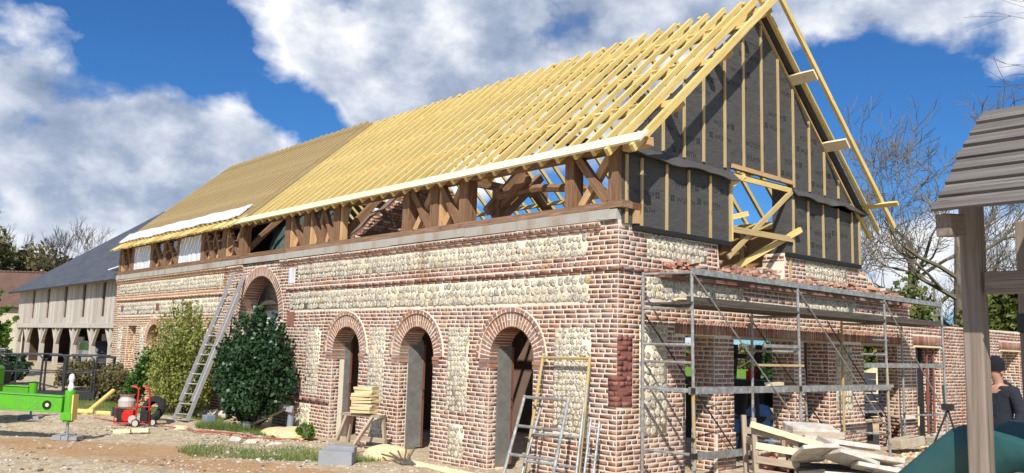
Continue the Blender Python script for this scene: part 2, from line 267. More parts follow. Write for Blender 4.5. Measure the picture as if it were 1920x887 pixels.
# ---------------------------------------------------------------- objects
def link(o, parent=None):
    COL.objects.link(o)
    if parent is not None: o.parent = parent
    return o
def tag(o, label=None, cat=None, group=None, kind=None):
    for a, b in (('label', label), ('category', cat), ('group', group), ('kind', kind)):
        if b: o[a] = b
    return o
def empty(name, loc=(0, 0, 0), rz=0, parent=None):
    o = bpy.data.objects.new(name, None); o.location = loc; o.rotation_euler = (0, 0, rz); return link(o, parent)
def mesh_np(name, V, faces, m, parent=None, smooth=False, grain_a=None):
    """V (n,3) array, faces (f,k) array with k 3 or 4 - one mesh object"""
    me = bpy.data.meshes.new(name); V = np.asarray(V, dtype=np.float32); faces = np.asarray(faces, dtype=np.int32); kk = faces.shape[1]
    me.vertices.add(len(V)); me.vertices.foreach_set('co', V.ravel())
    me.loops.add(faces.size); me.loops.foreach_set('vertex_index', faces.ravel())
    me.polygons.add(len(faces)); me.polygons.foreach_set('loop_start', np.arange(0, faces.size, kk, dtype=np.int32)); me.polygons.foreach_set('loop_total', np.full(len(faces), kk, dtype=np.int32))
    if smooth: me.polygons.foreach_set('use_smooth', np.ones(len(faces), dtype=bool))
    if grain_a is not None:
        a = me.attributes.new('grain', 'FLOAT_VECTOR', 'POINT'); a.data.foreach_set('vector', np.asarray(grain_a, dtype=np.float32).ravel())
    me.update(calc_edges=True); me.validate(); me.materials.append(MATS[m])
    return link(bpy.data.objects.new(name, me), parent)
CUBEF = [(0, 3, 2, 1), (4, 5, 6, 7), (0, 1, 5, 4), (1, 2, 6, 5), (2, 3, 7, 6), (3, 0, 4, 7)]
class MB:
    def __init__(s): s.v = []; s.f = []; s.g = []; s.mi = []; s.cur = 0
    def add(s, vs, fs, gs=None):
        b = len(s.v); s.v += [tuple(p) for p in vs]; s.f += [tuple(i+b for i in f) for f in fs]; s.mi += [s.cur]*len(fs)
        off = random.random()*50
        s.g += [(g[0]+off, g[1]+off*.7, g[2]+off*.3) for g in (gs if gs is not None else vs)]
    def box(s, x0, x1, y0, y1, z0, z1, j=0., axis=None):
        vs = [(x0, y0, z0), (x1, y0, z0), (x1, y1, z0), (x0, y1, z0), (x0, y0, z1), (x1, y0, z1), (x1, y1, z1), (x0, y1, z1)]
        if j: vs = [tuple(c+random.uniform(-j, j) for c in p) for p in vs]
        d = (abs(x1-x0), abs(y1-y0), abs(z1-z0)); a = d.index(max(d)) if axis is None else axis
        s.add(vs, CUBEF, [(p[a], p[(a+1) % 3], p[(a+2) % 3]) for p in vs])
    def bar(s, p0, p1, w, h, up=(0, 0, 1), j=0., w1=None, h1=None):
        """box beam p0->p1; w across, h along up"""
        p0 = Vector(p0); p1 = Vector(p1); d = (p1-p0); L = d.length; d.normalize(); up = Vector(up)
        if abs(d.dot(up)) > .97: up = Vector((0, 1, 0))
        sd = d.cross(up).normalized(); u = sd.cross(d).normalized(); vs = []; gs = []
        for (pp, ww, hh, l) in ((p0, w, h, 0), (p1, w1 or w, h1 or h, L)):
            for a, b in ((-1, -1), (1, -1), (1, 1), (-1, 1)):
                q = pp+sd*(a*ww/2)+u*(b*hh/2)
                if j: q = q+Vector([random.uniform(-j, j) for _ in range(3)])
                vs.append(q); gs.append((l, a*ww/2, b*hh/2))
        s.add(vs, CUBEF, gs)
    def tube(s, p0, p1, r, n=8, r1=None, cap=True):
        p0 = Vector(p0); p1 = Vector(p1); d = (p1-p0); L = d.length; d.normalize(); up = Vector((0, 0, 1))
        if abs(d.z) > .95: up = Vector((1, 0, 0))
        a = d.cross(up).normalized(); b = d.cross(a); r1 = r if r1 is None else r1; vs = []; gs = []
        for pp, rr, l in ((p0, r, 0), (p1, r1, L)):
            for i in range(n):
                t = 2*pi*i/n; vs.append(pp+a*(cos(t)*rr)+b*(sin(t)*rr)); gs.append((l, cos(t)*rr, sin(t)*rr))
        fs = [(i, (i+1) % n, n+(i+1) % n, n+i) for i in range(n)]
        if cap: fs += [tuple(range(n))[::-1], tuple(range(n, 2*n))]
        s.add(vs, fs, gs)
    def path(s, pts, r, n=6):
        pts = [Vector(p) for p in pts]; vs = []; fs = []; m = len(pts)
        for i, p in enumerate(pts):
            d = (pts[min(i+1, m-1)]-pts[max(i-1, 0)]).normalized(); up = Vector((0, 0, 1)) if abs(d.z) < .95 else Vector((1, 0, 0))
            a = d.cross(up).normalized(); b = d.cross(a); rr = r[i] if isinstance(r, (list, tuple)) else r
            vs += [p+a*(cos(2*pi*k/n)*rr)+b*(sin(2*pi*k/n)*rr) for k in range(n)]
        for i in range(m-1):
            for k in range(n): fs.append((i*n+k, i*n+(k+1) % n, (i+1)*n+(k+1) % n, (i+1)*n+k))
        fs += [tuple(range(n))[::-1], tuple(range((m-1)*n, m*n))]; s.add(vs, fs)
    def lathe(s, c, prof, n=16, axis=(0, 0, 1)):
        ax = Vector(axis).normalized(); up = Vector((1, 0, 0)) if abs(ax.x) < .9 else Vector((0, 1, 0)); a = ax.cross(up).normalized(); b = ax.cross(a); c = Vector(c); vs = []; fs = []
        for r, h in prof: vs += [c+ax*h+a*(cos(2*pi*k/n)*r)+b*(sin(2*pi*k/n)*r) for k in range(n)]
        for i in range(len(prof)-1):
            for k in range(n): fs.append((i*n+k, i*n+(k+1) % n, (i+1)*n+(k+1) % n, (i+1)*n+k))
        s.add(vs, fs)
    def prism(s, poly, fn, d0, d1):
        """poly in 2-D (may be concave); fn(u,v,d) -> point; extruded d0..d1"""
        n = len(poly); tris = tessellate_polygon([[Vector((u, v, 0)) for u, v in poly]])
        vs = [fn(u, v, d0) for u, v in poly]+[fn(u, v, d1) for u, v in poly]
        fs = [t for t in tris]+[(t[2]+n, t[1]+n, t[0]+n) for t in tris]+[(i, (i+1) % n, n+(i+1) % n, n+i) for i in range(n)]
        s.add(vs, fs)
    def blob(s, c, rx, ry, rz, seed=0, sub=1, j=.2, rot=None):
        V, Fc = ICO[sub]; r = np.random.default_rng(seed+int(abs(c[0]*977+c[1]*131+c[2]*37)) % 99991)
        P = V*(1+r.uniform(-j, j, (len(V), 1)))*np.array([rx, ry, rz])
        t = r.uniform(0, 6.28) if rot is None else rot; R = np.array([[cos(t), -sin(t), 0], [sin(t), cos(t), 0], [0, 0, 1]])
        s.add([tuple(q) for q in (P@R.T+np.array(c))], [tuple(f) for f in Fc])
    def build(s, name, m, parent=None, smooth=False, bevel=0, recalc=False):
        me = bpy.data.meshes.new(name); me.from_pydata(s.v, [], s.f)
        a = me.attributes.new('grain', 'FLOAT_VECTOR', 'POINT'); a.data.foreach_set('vector', np.array(s.g, dtype=np.float32).ravel())
        for mm in (m if isinstance(m, (list, tuple)) else [m]): me.materials.append(MATS[mm])
        me.polygons.foreach_set('material_index', s.mi)
        if smooth: me.polygons.foreach_set('use_smooth', [True]*len(s.f))
        if recalc:
            import bmesh
            bm = bmesh.new(); bm.from_mesh(me); bmesh.ops.recalc_face_normals(bm, faces=bm.faces); bm.to_mesh(me); bm.free()
        me.update()
        o = link(bpy.data.objects.new(name, me), parent)
        if bevel:
            md = o.modifiers.new('bevel', 'BEVEL'); md.width = bevel; md.segments = 2; md.limit_method = 'ANGLE'
        return o
def _ico(sub):
    import bmesh
    bm = bmesh.new(); bmesh.ops.create_icosphere(bm, subdivisions=sub, radius=1)
    V = np.array([v.co[:] for v in bm.verts]); Fc = np.array([[v.index for v in f.verts] for f in bm.faces]); bm.free(); return V, Fc
ICO = {1: _ico(1), 2: _ico(2), 3: _ico(3)}
def copy_tree(o, parent=None):
    c = o.copy(); COL.objects.link(c); c.parent = parent
    for ch in list(o.children): copy_tree(ch, c)
    return c
FY = lambda x, z, d: (x, -d, z)      # facade plane: outwards is -Y
GX = lambda y, z, d: (d, y, z)       # gable plane: outwards is +X
# -------- masonry generators (u along the wall, z up, n outwards)
def sub_iv(iv, a, b):
    out = []
    for (p, q) in iv:
        if b <= p or a >= q: out.append((p, q)); continue
        if a > p: out.append((p, a))
        if b < q: out.append((b, q))
    return out
def bricks(name, fn, z0, z1, ivf, parent, rowh=.0735, joint=.0245, L=.225, m='brick', dep=.0, prj=(.002, .008), jit=.0045, flip=False, headers=True, dropout=0., rot=.0):
    V = []; row = 0; z = z0
    while z+rowh*.6 < z1:
        zt = min(z+rowh-joint, z1-joint*.5); head = headers and (row % 3 == 1)
        bl = (.108 if head else L); off = (row % 2)*bl*.5+random.uniform(-.02, .02)
        for (a, b) in ivf(z+rowh*.5):
            if b-a < .03: continue
            u = a+joint*.4; first = True
            while u < b-.02:
                ln = bl*random.uniform(.90, 1.08) if not first else bl*(1 if row % 2 else .5)*random.uniform(.85, 1.1)
                if random.random() < .10: ln *= .55
                first = False
                e = min(u+ln, b-joint*.4)
                if b-e < .06: e = b-joint*.4
                if e-u > .02 and random.random() >= dropout:
                    pr = dep+random.uniform(*prj); w = sin(u*1.7+z)*.004
                    c = [(u, z+w, -.02), (e, z+w, -.02), (e, zt+w, -.02), (u, zt+w, -.02), (u, z+w, pr), (e, z+w, pr), (e, zt+w, pr), (u, zt+w, pr)]
                    t = random.uniform(-rot, rot) if rot else 0
                    V.append([(p[0]+random.uniform(-jit, jit), p[1]+random.uniform(-jit, jit)+t*(p[0]-u), p[2]) for p in c])
                u = e+joint
        z += rowh; row += 1
    V = np.array(V); n = len(V); V = V.reshape(-1, 3)
    P = np.array([fn(*p) for p in V]); base = np.array([(4, 5, 6, 7), (0, 1, 5, 4), (1, 2, 6, 5), (2, 3, 7, 6), (3, 0, 4, 7)])
    if flip: base = base[:, ::-1]
    Fc = (base[None]+8*np.arange(n)[:, None, None]).reshape(-1, 4)
    return mesh_np(name, P, Fc, m, parent)
def flints(name, fn, rects, parent, pitch=.115, m='flint', keep=None, bedm='flint_bed', bd=.001):
    """each rectangle becomes one panel mesh: lime bed with knapped stones in rows"""
    Vt, Ft = ICO[2]
    for (a, b, z0, z1) in rects:
        VV = []; n = 0; rows = max(1, round((z1-z0)/pitch)); dz = (z1-z0)/rows
        for r in range(rows):
            u = a+dz*.35+random.uniform(0, dz*.3)
            while u < b-dz*.25:
                w = dz*random.uniform(.40, .68); h = dz*random.uniform(.43, .58); z = z0+(r+.5)*dz+random.uniform(-.12, .12)*dz
                if random.random() < .96 and (keep is None or keep(u, z)):
                    P = Vt*(1+RNG.uniform(-.17, .17, (len(Vt), 1))); t = random.uniform(-.9, .9)
                    x = np.clip(P[:, 0], -random.uniform(.6, .95), random.uniform(.6, .95))*w*1.12; y = P[:, 1]*h; X = x*cos(t)-y*sin(t); Y = x*sin(t)+y*cos(t)
                    tx, ty = random.uniform(-.25, .25), random.uniform(-.25, .25)
                    flat = np.minimum(P[:, 2]*.9, random.uniform(.3, .6)+tx*P[:, 0]+ty*P[:, 1])
                    VV.append(np.stack([u+X, z+Y, .002+flat*.019], 1)); n += 1
                u += w*random.uniform(1.66, 2.0)+dz*.02
        P = np.concatenate(VV); nv = len(P)
        bx = [(a, z0, -.01), (b, z0, -.01), (b, z1, -.01), (a, z1, -.01), (a, z0, bd), (b, z0, bd), (b, z1, bd), (a, z1, bd)] if keep is None else []
        Fc = (Ft[None]+len(Vt)*np.arange(n)[:, None, None]).reshape(-1, 3)
        if bx:
            P = np.concatenate([P, np.array(bx)]); cf = [t for q in CUBEF for t in ((q[0], q[1], q[2]), (q[0], q[2], q[3]))]; Fc = np.concatenate([Fc, np.array(cf)+nv])
        Pw = np.array([fn(*p) for p in P]); o = mesh_np(name, Pw, Fc, m, parent)
        o.data.materials.append(MATS[bedm])
        if bx: mi = np.zeros(len(o.data.polygons), dtype=np.int32); mi[-12:] = 1; o.data.polygons.foreach_set('material_index', mi)
def bed(mb, fn, rects, d=.006):
    for (a, b, z0, z1) in rects: mb.prism([(a, z0), (b, z0), (b, z1), (a, z1)], fn, -.01, d)
def voussoirs(mb, fn, cx, cz, r0, r1, n, d0, d1, a0=0, a1=pi, joint=.018, split=False, jit=.003):
    da = (a1-a0)/n
    for i in range(n):
        g = joint/(r0+r1)
        parts = [(r0, r1)] if not (split and i % 2) else [(r0, (r0+r1)/2-.008), ((r0+r1)/2+.008, r1)]
        for (ra, rb) in parts:
            p = [(ra, a0+i*da+g), (ra, a0+(i+1)*da-g), (rb, a0+(i+1)*da-g*.5), (rb, a0+i*da+g*.5)]
            q = [(cx-r*cos(t)+random.uniform(-jit, jit), cz+r*sin(t)+random.uniform(-jit, jit)) for r, t in p]
            e = d1+random.uniform(-.003, .003); vs = [fn(u, z, d0) for u, z in q]+[fn(u, z, e) for u, z in q]
            mb.add(vs, [(3, 2, 1, 0), (4, 5, 6, 7), (0, 1, 5, 4), (1, 2, 6, 5), (2, 3, 7, 6), (3, 0, 4, 7)])
# ---------------------------------------------------------------- ground
def hgt(x, y):
    h = .03*sin(x*.7+y*.4)+.025*sin(x*1.9-y*1.3)
    if x > .3:
        t = min(1, (x-.3)/2.5); h += .22*t*t*(3-2*t)
    if y > .5 and x > -.5:
        h += .10*min(1, (y-.5)/4)
    h += -.05 if (x < 0 and -1 < y < 1) else 0
    return h
def build_ground():
    def axis(a, b, st, far):
        c = list(np.arange(a, b, st)); lo = []; hi = []; d = st; p = a
        while p > -far: d *= 1.35; p -= d; lo.append(p)
        d = st; p = c[-1]
        while p < far: d *= 1.35; p += d; hi.append(p)
        return np.array(lo[::-1]+c+hi)
    xs = axis(-26, 7, .14, 900); ys = axis(-8, 9, .14, 900)
    nx, ny = len(xs), len(ys); X, Y = np.meshgrid(xs, ys); R = RNG.normal(0, 1, X.shape)
    H = np.vectorize(hgt)(X, Y)
    near = (X > -27) & (X < 8) & (Y > -9) & (Y < 10)
    H = H+np.where(near, R*.008, 0)+np.where(X < -26, np.clip((-26-X)/12, 0, 1)*.22, 0)
    for _ in range(60):
        cx, cy, r, a = RNG.uniform(-14, 3), RNG.uniform(-6, -.8), RNG.uniform(.3, 1.1), RNG.uniform(-.03, .045)
        H = H+a*np.exp(-((X-cx)**2+(Y-cy)**2)/r**2)
    V = np.stack([X, Y, H], -1).reshape(-1, 3); i = np.arange(ny-1)[:, None]*nx+np.arange(nx-1)[None]
    F4 = np.stack([i, i+1, i+nx+1, i+nx], -1).reshape(-1, 4)
    o = mesh_np('ground', V, F4, 'ground_soil', smooth=True); tag(o, kind='structure')
build_ground()
# ---------------------------------------------------------------- the barn
barn = tag(empty('barn'), 'long brick and flint barn with a new open timber roof frame and grey membrane gable', 'barn')
ARCH = (-7.58, -5.02, -2.32); AW = .545; AS = 1.79
PAN = [(-9.29, -8.66, .85, 2.33), (-6.69, -6.08, .88, 2.33), (-4.05, -3.43, .85, 2.33), (-1.31, -.52, .74, 2.33), (-22.6, -22.1, .75, 2.35), (-20.4, -19.9, .8, 2.35), (-17.9, -17.2, .8, 2.3), (-15.6, -14.9, .8, 2.3)]
LOWP = [(-3.95, -3.5, .05, .6), (-6.55, -6.1, .02, .62), (-10.1, -8.95, .0, .62)]
BANDS = [(-22.75, -14.0, 2.72, 3.12), (-10.2, -.57, 2.72, 3.12), (-22.75, -14.1, 3.42, 3.76), (-9.92, -.62, 3.42, 3.76)]
def fac_iv(z, base=((-23.1, .004),), bands=True, zoff=0):
    iv = list(base)
    for cx in ARCH:
        if z < AS: iv = sub_iv(iv, cx-AW, cx+AW)
        elif z < AS+.87: w = sqrt(max(0, .87**2-(z-AS)**2)); iv = sub_iv(iv, cx-w, cx+w)
    if z < 2.5: iv = sub_iv(iv, -12.95, -10.75)
    elif z < 3.86: w = sqrt(1.36**2-(z-2.5)**2); iv = sub_iv(iv, -11.85-w, -11.85+w)
    if z < 1.8: iv = sub_iv(iv, -19.75, -18.55)
    elif z < 2.62: w = sqrt(.82**2-(z-1.8)**2); iv = sub_iv(iv, -19.15-w, -19.15+w)
    if z < 2.37: iv = sub_iv(iv, -21.63, -20.79)
    for (a, b, c, d) in PAN+LOWP+(BANDS if bands else []):
        if c < z < d: iv = sub_iv(iv, a+random.uniform(-.005, .045), b-random.uniform(-.005, .045))
    if 3.34 < z < 3.74: iv = sub_iv(iv, -10.35, -10.02)
    return iv
def arc(cx, cz, r, n=14): return [(cx-r*cos(pi*i/n), cz+r*sin(pi*i/n)) for i in range(n+1)]
poly = [(-23.1, -.3), (-21.63, -.3), (-21.63, 2.37), (-20.79, 2.37), (-20.79, -.3), (-19.75, -.3)]+[(-19.75, 1.79)]+arc(-19.15, 1.8, .63)+[(-18.55, 1.79), (-18.55, -.3), (-12.95, -.3)]+[(-12.95, 2.49)]+arc(-11.85, 2.5, 1.13)+[(-10.75, 2.49), (-10.75, -.3)]
for cx in ARCH: poly += [(cx-AW, -.3), (cx-AW, AS-.01)]+arc(cx, AS, AW+.03)+[(cx+AW, AS-.01), (cx+AW, -.3)]
poly += [(0, -.3), (0, 3.93), (-23.1, 3.93)]
mb = MB(); mb.prism(poly, FY, 0, -.45)
fw = mb.build('facade_wall', 'mortar', barn, recalc=True)
bricks('brick_facing', FY, -.1, 3.93, fac_iv, fw)
# jamb bricks seen inside the openings (faces looking towards +X)
for cx in ARCH+(-19.15, -11.85, -21.21):
    x0 = {-19.15: -19.75, -11.85: -12.95, -21.21: -21.63}.get(cx, cx-AW); zt = {-19.15: 1.8, -11.85: 2.5, -21.21: 2.37}.get(cx, AS)
    bricks('jamb_brick', lambda u, z, d, x0=x0: (x0+d, u, z), -.1, zt, lambda z: [(0., .19 if cx > -9 else .45)], fw, L=.2)
nolad = None
flints('flint_panel', FY, BANDS, fw, pitch=.132)
flints('flint_panel', FY, PAN, fw, pitch=.088)
flints('flint_panel', FY, LOWP, fw, pitch=.10)
# arch rings
for cx, cz, r, rr, n in [(c, AS, AW, .80, 29) for c in ARCH]+[(-19.15, 1.8, .6, .80, 26), (-11.85, 2.5, 1.1, 1.34, 44)]:
    mb = MB(); voussoirs(mb, FY, cx, cz, r, rr, n, -.42, .009, split=(n == 29), joint=.032); ring = mb.build('arch_ring', 'brick', fw, recalc=True)
    mb = MB(); p = arc(cx, cz, r+.012, 24)+arc(cx, cz, rr+(.06 if n < 44 else .02), 24)[::-1]; mb.prism(p, FY, -.4, .005); mb.build('arch_mortar', 'mortar', ring, recalc=True) if False else mb.build('arch_mortar', 'mortar', fw, recalc=True)
    if n == 29:
        mb = MB(); voussoirs(mb, FY, cx, cz, .81, .868, 22, -.02, .045, joint=.036); mb.build('arch_hood', 'brick', fw, recalc=True)
        mb = MB(); p = arc(cx, cz, .80, 24)+arc(cx, cz, .875, 24)[::-1]; mb.prism(p, FY, -.01, .038); mb.build('hood_mortar', 'mortar', fw, recalc=True)
for cx in ARCH:     # imposts
    for s in (-1, 1):
        mb = MB(); xa, xb = (cx-AW-.27, cx-AW+.02) if s < 0 else (cx+AW-.02, cx+AW+.18)
        for k_, (za, zb, pr) in enumerate(((1.655, 1.71, .006), (1.722, 1.785, .016))):
            x = xa
            while x < xb-.03: e = min(x+.21, xb); mb.box(x+.004, e-.004, -pr-.005, .38, za, zb, j=.003); x = e+.008
        mb.build('impost', 'brick', fw)
# string courses
for a, b in ((-22.9, -13.62), (-10.42, .03)):
    bricks('string_course', FY, 3.19, 3.262, lambda z: [(a, b)], fw, rowh=.07, L=.22, dep=.028, prj=(.0, .006), headers=False)
    bricks('header_course', FY, 3.262, 3.33, lambda z: [(a, b)], fw, rowh=.068, L=.11, dep=.008, headers=False)
    mb = MB(); mb.box(a, b-.01, -.024, .0, 3.19, 3.262); mb.build('course_mortar', 'mortar', fw)
for a, b in ((-23.1, -12.9), (-10.8, -.35)):
    bricks('cornice_course', FY, 3.79, 3.855, lambda z: [(a, b)], fw, rowh=.065, dep=.02, headers=False)
    bricks('cornice_header', FY, 3.872, 3.935, lambda z: [(a, b)], fw, rowh=.062, L=.11, dep=.052, headers=False)
    mb = MB(); mb.box(a, b, -.045, 0, 3.872, 3.93); mb.build('course_mortar', 'mortar', fw)
bricks('plinth_course', FY, .70, .79, lambda z: [(-10.3, -8.14)], fw, rowh=.09, L=.3, dep=.045, headers=False, m='brick')
mb = MB()
for x, w in ((-22.3, .2), (-18.95, .24), (-16.3, .24)): mb.box(x-w/2, x+w/2, -.02, .0, 2.83, 3.05, j=.01)
mb.box(-10.3, -9.95, -.014, 0., 2.35, 2.68, j=.01)
mb.build('patch_brick', 'raw_brick', fw)
mb = MB(); mb.box(-10.33, -10.05, -.012, .0, 3.36, 3.73); mb.build('render_panel', 'white_film', fw)
# niches behind the closed openings
mb = MB(); mb.box(-13.2, -10.3, .80, .86, -.2, 3.9); mb.build('niche_wall', 'flint_bed', fw)
flints('niche_flint', lambda u, z, d: (u, .795-d, z), [(-13.2, -10.35, .1, 3.9)], fw, pitch=.13, bd=.004)
mb = MB(); mb.box(-19.74, -18.56, .28, .34, -.2, 2.4); mb.box(-21.62, -20.8, .26, .32, -.2, 2.36); mb.build('niche_wall', 'mortar', fw)
bricks('niche_brick', lambda u, z, d: (u, .27-d, z), -.1, 2.35, lambda z: ([(-19.74, -18.56)] if z < 1.8 else [(-19.15-sqrt(max(.001, .35-(z-1.8)**2)), -19.15+sqrt(max(.001, .35-(z-1.8)**2)))])+[(-21.62, -20.8)], fw)
nd = MB(); nd.box(-12.95, -12.0, .72, .76, .2, 2.78); nf = nd.build('niche_door', 'white_film', fw)
# door leaves swung inwards, each with a rusty edge
for i, cx in enumerate(ARCH):
    x0 = cx-AW+.03; a = radians(88)
    d = empty('door', (x0, (.30, .20, .17)[i], 0), 0, barn); mb = MB(); w = (.13, .34, .30)[i]
    p = [(0, .02), (w, .02), (w, 2.06)]+[(w*(1-t/6), 2.06+.20*sin(t/6*pi/2)) for t in range(1, 7)]
    fn = lambda u, z, q, a=a: (u*cos(a)-q*sin(a), u*sin(a)+q*cos(a), z)
    mb.prism(p, fn, 0, .04); mb.build('leaf', 'sheet_metal', d, recalc=True)
    mb = MB(); mb.bar(fn(w+.02, .02, .02), fn(w+.02, 2.0, .02), .05, .05); mb.build('edge_bar', 'red_door', d)
    mb = MB(); q = fn(w-.02, 1.05, -.06); mb.path([fn(w, 1.12, -.01), fn(w, 1.12, -.06), fn(w, .98, -.06), fn(w, .98, -.01)], .009); mb.build('handle', 'dark_steel', d)
# gable wall
GOP = [(1.62, 2.40), (2.96, 4.90), (5.24, 6.15), (7.58, 9.14)]; GT = 2.27
def gtop(y):
    pts = [(0, 3.93), (.3, 3.9), (2.5, 3.86), (2.56, 3.36), (4.55, 3.30), (4.62, 3.86), (7.45, 3.86), (7.5, 3.70), (8.0, 3.62), (8.2, 3.42), (8.8, 3.36), (9.0, 3.2), (9.8, 3.14), (9.82, 2.78), (30, 2.8)]
    for (a, za), (b, zb) in zip(pts, pts[1:]):
        if a <= y <= b: return za+(zb-za)*(y-a)/(b-a)
    return 2.8
GPAN = [(.50, 1.16, .75, 2.38), (6.42, 7.08, .95, 2.2)]
GB = [(.66, 2.2, 3.44, 3.78), (.66, 3.25, 2.80, 3.13), (5.35, 6.95, 3.44, 3.78), (5.1, 7.3, 2.84, 3.1)]
def gab_iv(z):
    iv = [(0., 9.8)]
    if z > 2.78:
        ys = [i*.05 for i in range(197)]; ok = [gtop(y) > z+.03 for y in ys]; iv = []; s0 = None
        for y, k_ in zip(ys, ok):
            if k_ and s0 is None: s0 = y
            if not k_ and s0 is not None: iv.append((s0, y-.05)); s0 = None
        if s0 is not None: iv.append((s0, 9.8))
    if z < GT: 
        for a, b in GOP: iv = sub_iv(iv, a, b)
    elif z < 2.50: iv = sub_iv(iv, 1.35, 9.35)
    for a, b, c, d in GPAN+GB:
        if c < z < d: iv = sub_iv(iv, a, b)
    if 1.18 < z < 2.2: iv = sub_iv(iv, 0, .34)
    return iv
poly = [(.45, -.3)]
for a, b in GOP: poly += [(a, -.3), (a, GT), (b, GT), (b, -.3)]
poly += [(9.8, -.3), (9.8, 3.14), (9.0, 3.2), (8.8, 3.36), (8.2, 3.42), (8.0, 3.62), (7.5, 3.70), (7.45, 3.86), (4.62, 3.86), (4.55, 3.30), (2.56, 3.36), (2.5, 3.86), (.45, 3.93)]
mb = MB(); mb.prism(poly, GX, -.45, 0); gw = mb.build('gable_wall', 'mortar', barn, recalc=True)
bricks('brick_facing', GX, -.1, 3.93, gab_iv, gw)
bricks('soldier_course', GX, 2.285, 2.51, lambda z: [(1.35, 9.35)], gw, rowh=.225, L=.066, headers=False, joint=.017, dep=.002)
for a, b in GOP:
    bricks('jamb_brick', lambda u, z, d, b=b: (-u, b-d, z), -.1, GT, lambda z: [(0.0, .45)], gw, L=.21)
flints('flint_panel', GX, GB, gw, pitch=.12); flints('flint_panel', GX, GPAN, gw, pitch=.125)
bricks('string_course', GX, 3.19, 3.262, lambda z: [(-.03, 2.5)], gw, rowh=.07, L=.22, dep=.028, prj=(0, .006), headers=False)
bricks('jamb_brick', lambda u, z, d: (-u, 4.605-d, z), 3.32, 3.86, lambda z: [(0.0, .45)], gw, L=.21)
mb = MB(); mb.box(-.002, .003, -.002, .34, 1.18, 2.2); mb.build('eroded_bed', 'raw_brick', gw)
bricks('eroded_brick', GX, 1.18, 2.2, lambda z: [(0., .33)], gw, joint=.008, m='raw_brick', dep=.004, prj=(-.012, .014), jit=.006)
bricks('eroded_brick', FY, 1.18, 1.62, lambda z: [(-.16, .006)], gw, joint=.008, m='raw_brick', dep=.010, prj=(-.006, .01), jit=.006)
mb = MB(); mb.box(-.45, .02, 7.5, 9.25, 2.24, 2.285); mb.box(-.45, .015, 2.9, 6.2, 2.245, 2.283); mb.build('lintel', 'old_plank', gw)
bricks('pier_base', GX, -.1, .75, lambda z: [(9.14, 9.8)], gw, dep=.06); bricks('pier_base', GX, -.1, .7, lambda z: [(2.42, 2.94)], gw, dep=.05); bricks('pier_base', GX, -.1, .7, lambda z: [(6.17, 7.56)], gw, dep=.05)
for q in ((-.3, .055, 9.14, 9.8, -.2, .75), (-.3, .045, 2.42, 2.94, -.2, .7), (-.3, .045, 6.17, 7.56, -.2, .7)): mb = MB(); mb.box(*q); mb.build('base_mortar', 'mortar', gw)
# other walls of the barn
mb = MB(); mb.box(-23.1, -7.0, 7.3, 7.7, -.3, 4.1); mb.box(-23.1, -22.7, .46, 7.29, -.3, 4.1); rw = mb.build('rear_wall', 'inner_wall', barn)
mb = MB(); mb.box(-6.99, -.46, 7.3, 7.7, 2.35, 3.5); mb.box(-5.3, -4.6, 7.31, 7.69, -.3, 2.34); mb.box(-1.2, -.46, 7.31, 7.69, -.3, 2.34); mb.build('rear_beam_wall', 'inner_wall', barn)
mb = MB(); mb.box(-7.0, -.1, 7.56, 7.6, 3.52, 4.9); x = -6.9
mb.build('board_panel', 'osb', barn)
for x in (-6.4, -5.2, -4.0, -2.8, -1.6, -.5): mb = MB(); mb.box(x, x+.1, 7.44, 7.555, 3.52, 4.85); mb.build('stud', 'oak_light', barn)
# broken cross wall of brick inside
pw = [(.55, -.3), (.55, 4.25), (.8, 4.5), (1.1, 4.72), (1.3, 5.0), (1.8, 5.3), (2.1, 5.62), (2.6, 5.9), (3.2, 6.2), (3.9, 5.8), (4.4, 5.3), (4.6, 4.9), (5.2, 4.4), (7.28, 4.2), (7.28, -.3)]
for xx in (-8.9,):
    mb = MB(); mb.prism(pw, lambda u, z, d, xx=xx: (xx+d, u, z), -.4, 0); cw = mb.build('cross_wall', 'inner_wall', barn, recalc=True)
    def cw_top(y):
        for (a, za), (b, zb) in zip(pw[1:-1], pw[2:]):
            if a < y <= b: return za+(zb-za)*(y-a)/(b-a)
        return 0
    def cwi(z):
        ys = [.56+i*.06 for i in range(112)]; iv = []; s0 = None
        for y in ys:
            k_ = cw_top(y) > z+.02
            if k_ and s0 is None: s0 = y
            if not k_ and s0 is not None: iv.append((s0, y)); s0 = None
        if s0 is not None: iv.append((s0, 7.2))
        if 4.3 < z < 4.62: iv = sub_iv(iv, 1.1, 2.4)
        return iv
    bricks('brick_facing', lambda u, z, d, xx=xx: (xx+d, u, z), 3.4, 6.2, cwi, cw, joint=.012, m='loose_brick', prj=(-.005, .03), jit=.008, rot=.05)
    bricks('brick_coping', lambda u, z, d, xx=xx: (xx-.2+d*3, u, z+cw_top(u)-.02), 0.02, .09, lambda z: [(.6, 7.2)], cw, joint=.03, m='loose_brick', prj=(-.02, .08), jit=.015, rot=.2) if False else None
mb = MB(); mb.box(-22.6, -6.35, .46, 7.28, 2.92, 3.02); mb.build('loft_floor', 'deck_wood', barn)
mb = MB(); mb.box(-3.34, -3.30, 1.3, 7.28, -.1, 2.9) if False else None
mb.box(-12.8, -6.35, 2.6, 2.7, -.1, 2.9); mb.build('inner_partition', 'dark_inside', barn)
mb = MB(); mb.box(-8.8, -5.4, 4.6, 4.7, -.1, 3.2); mb.build('inner_partition', 'inner_wall', barn)
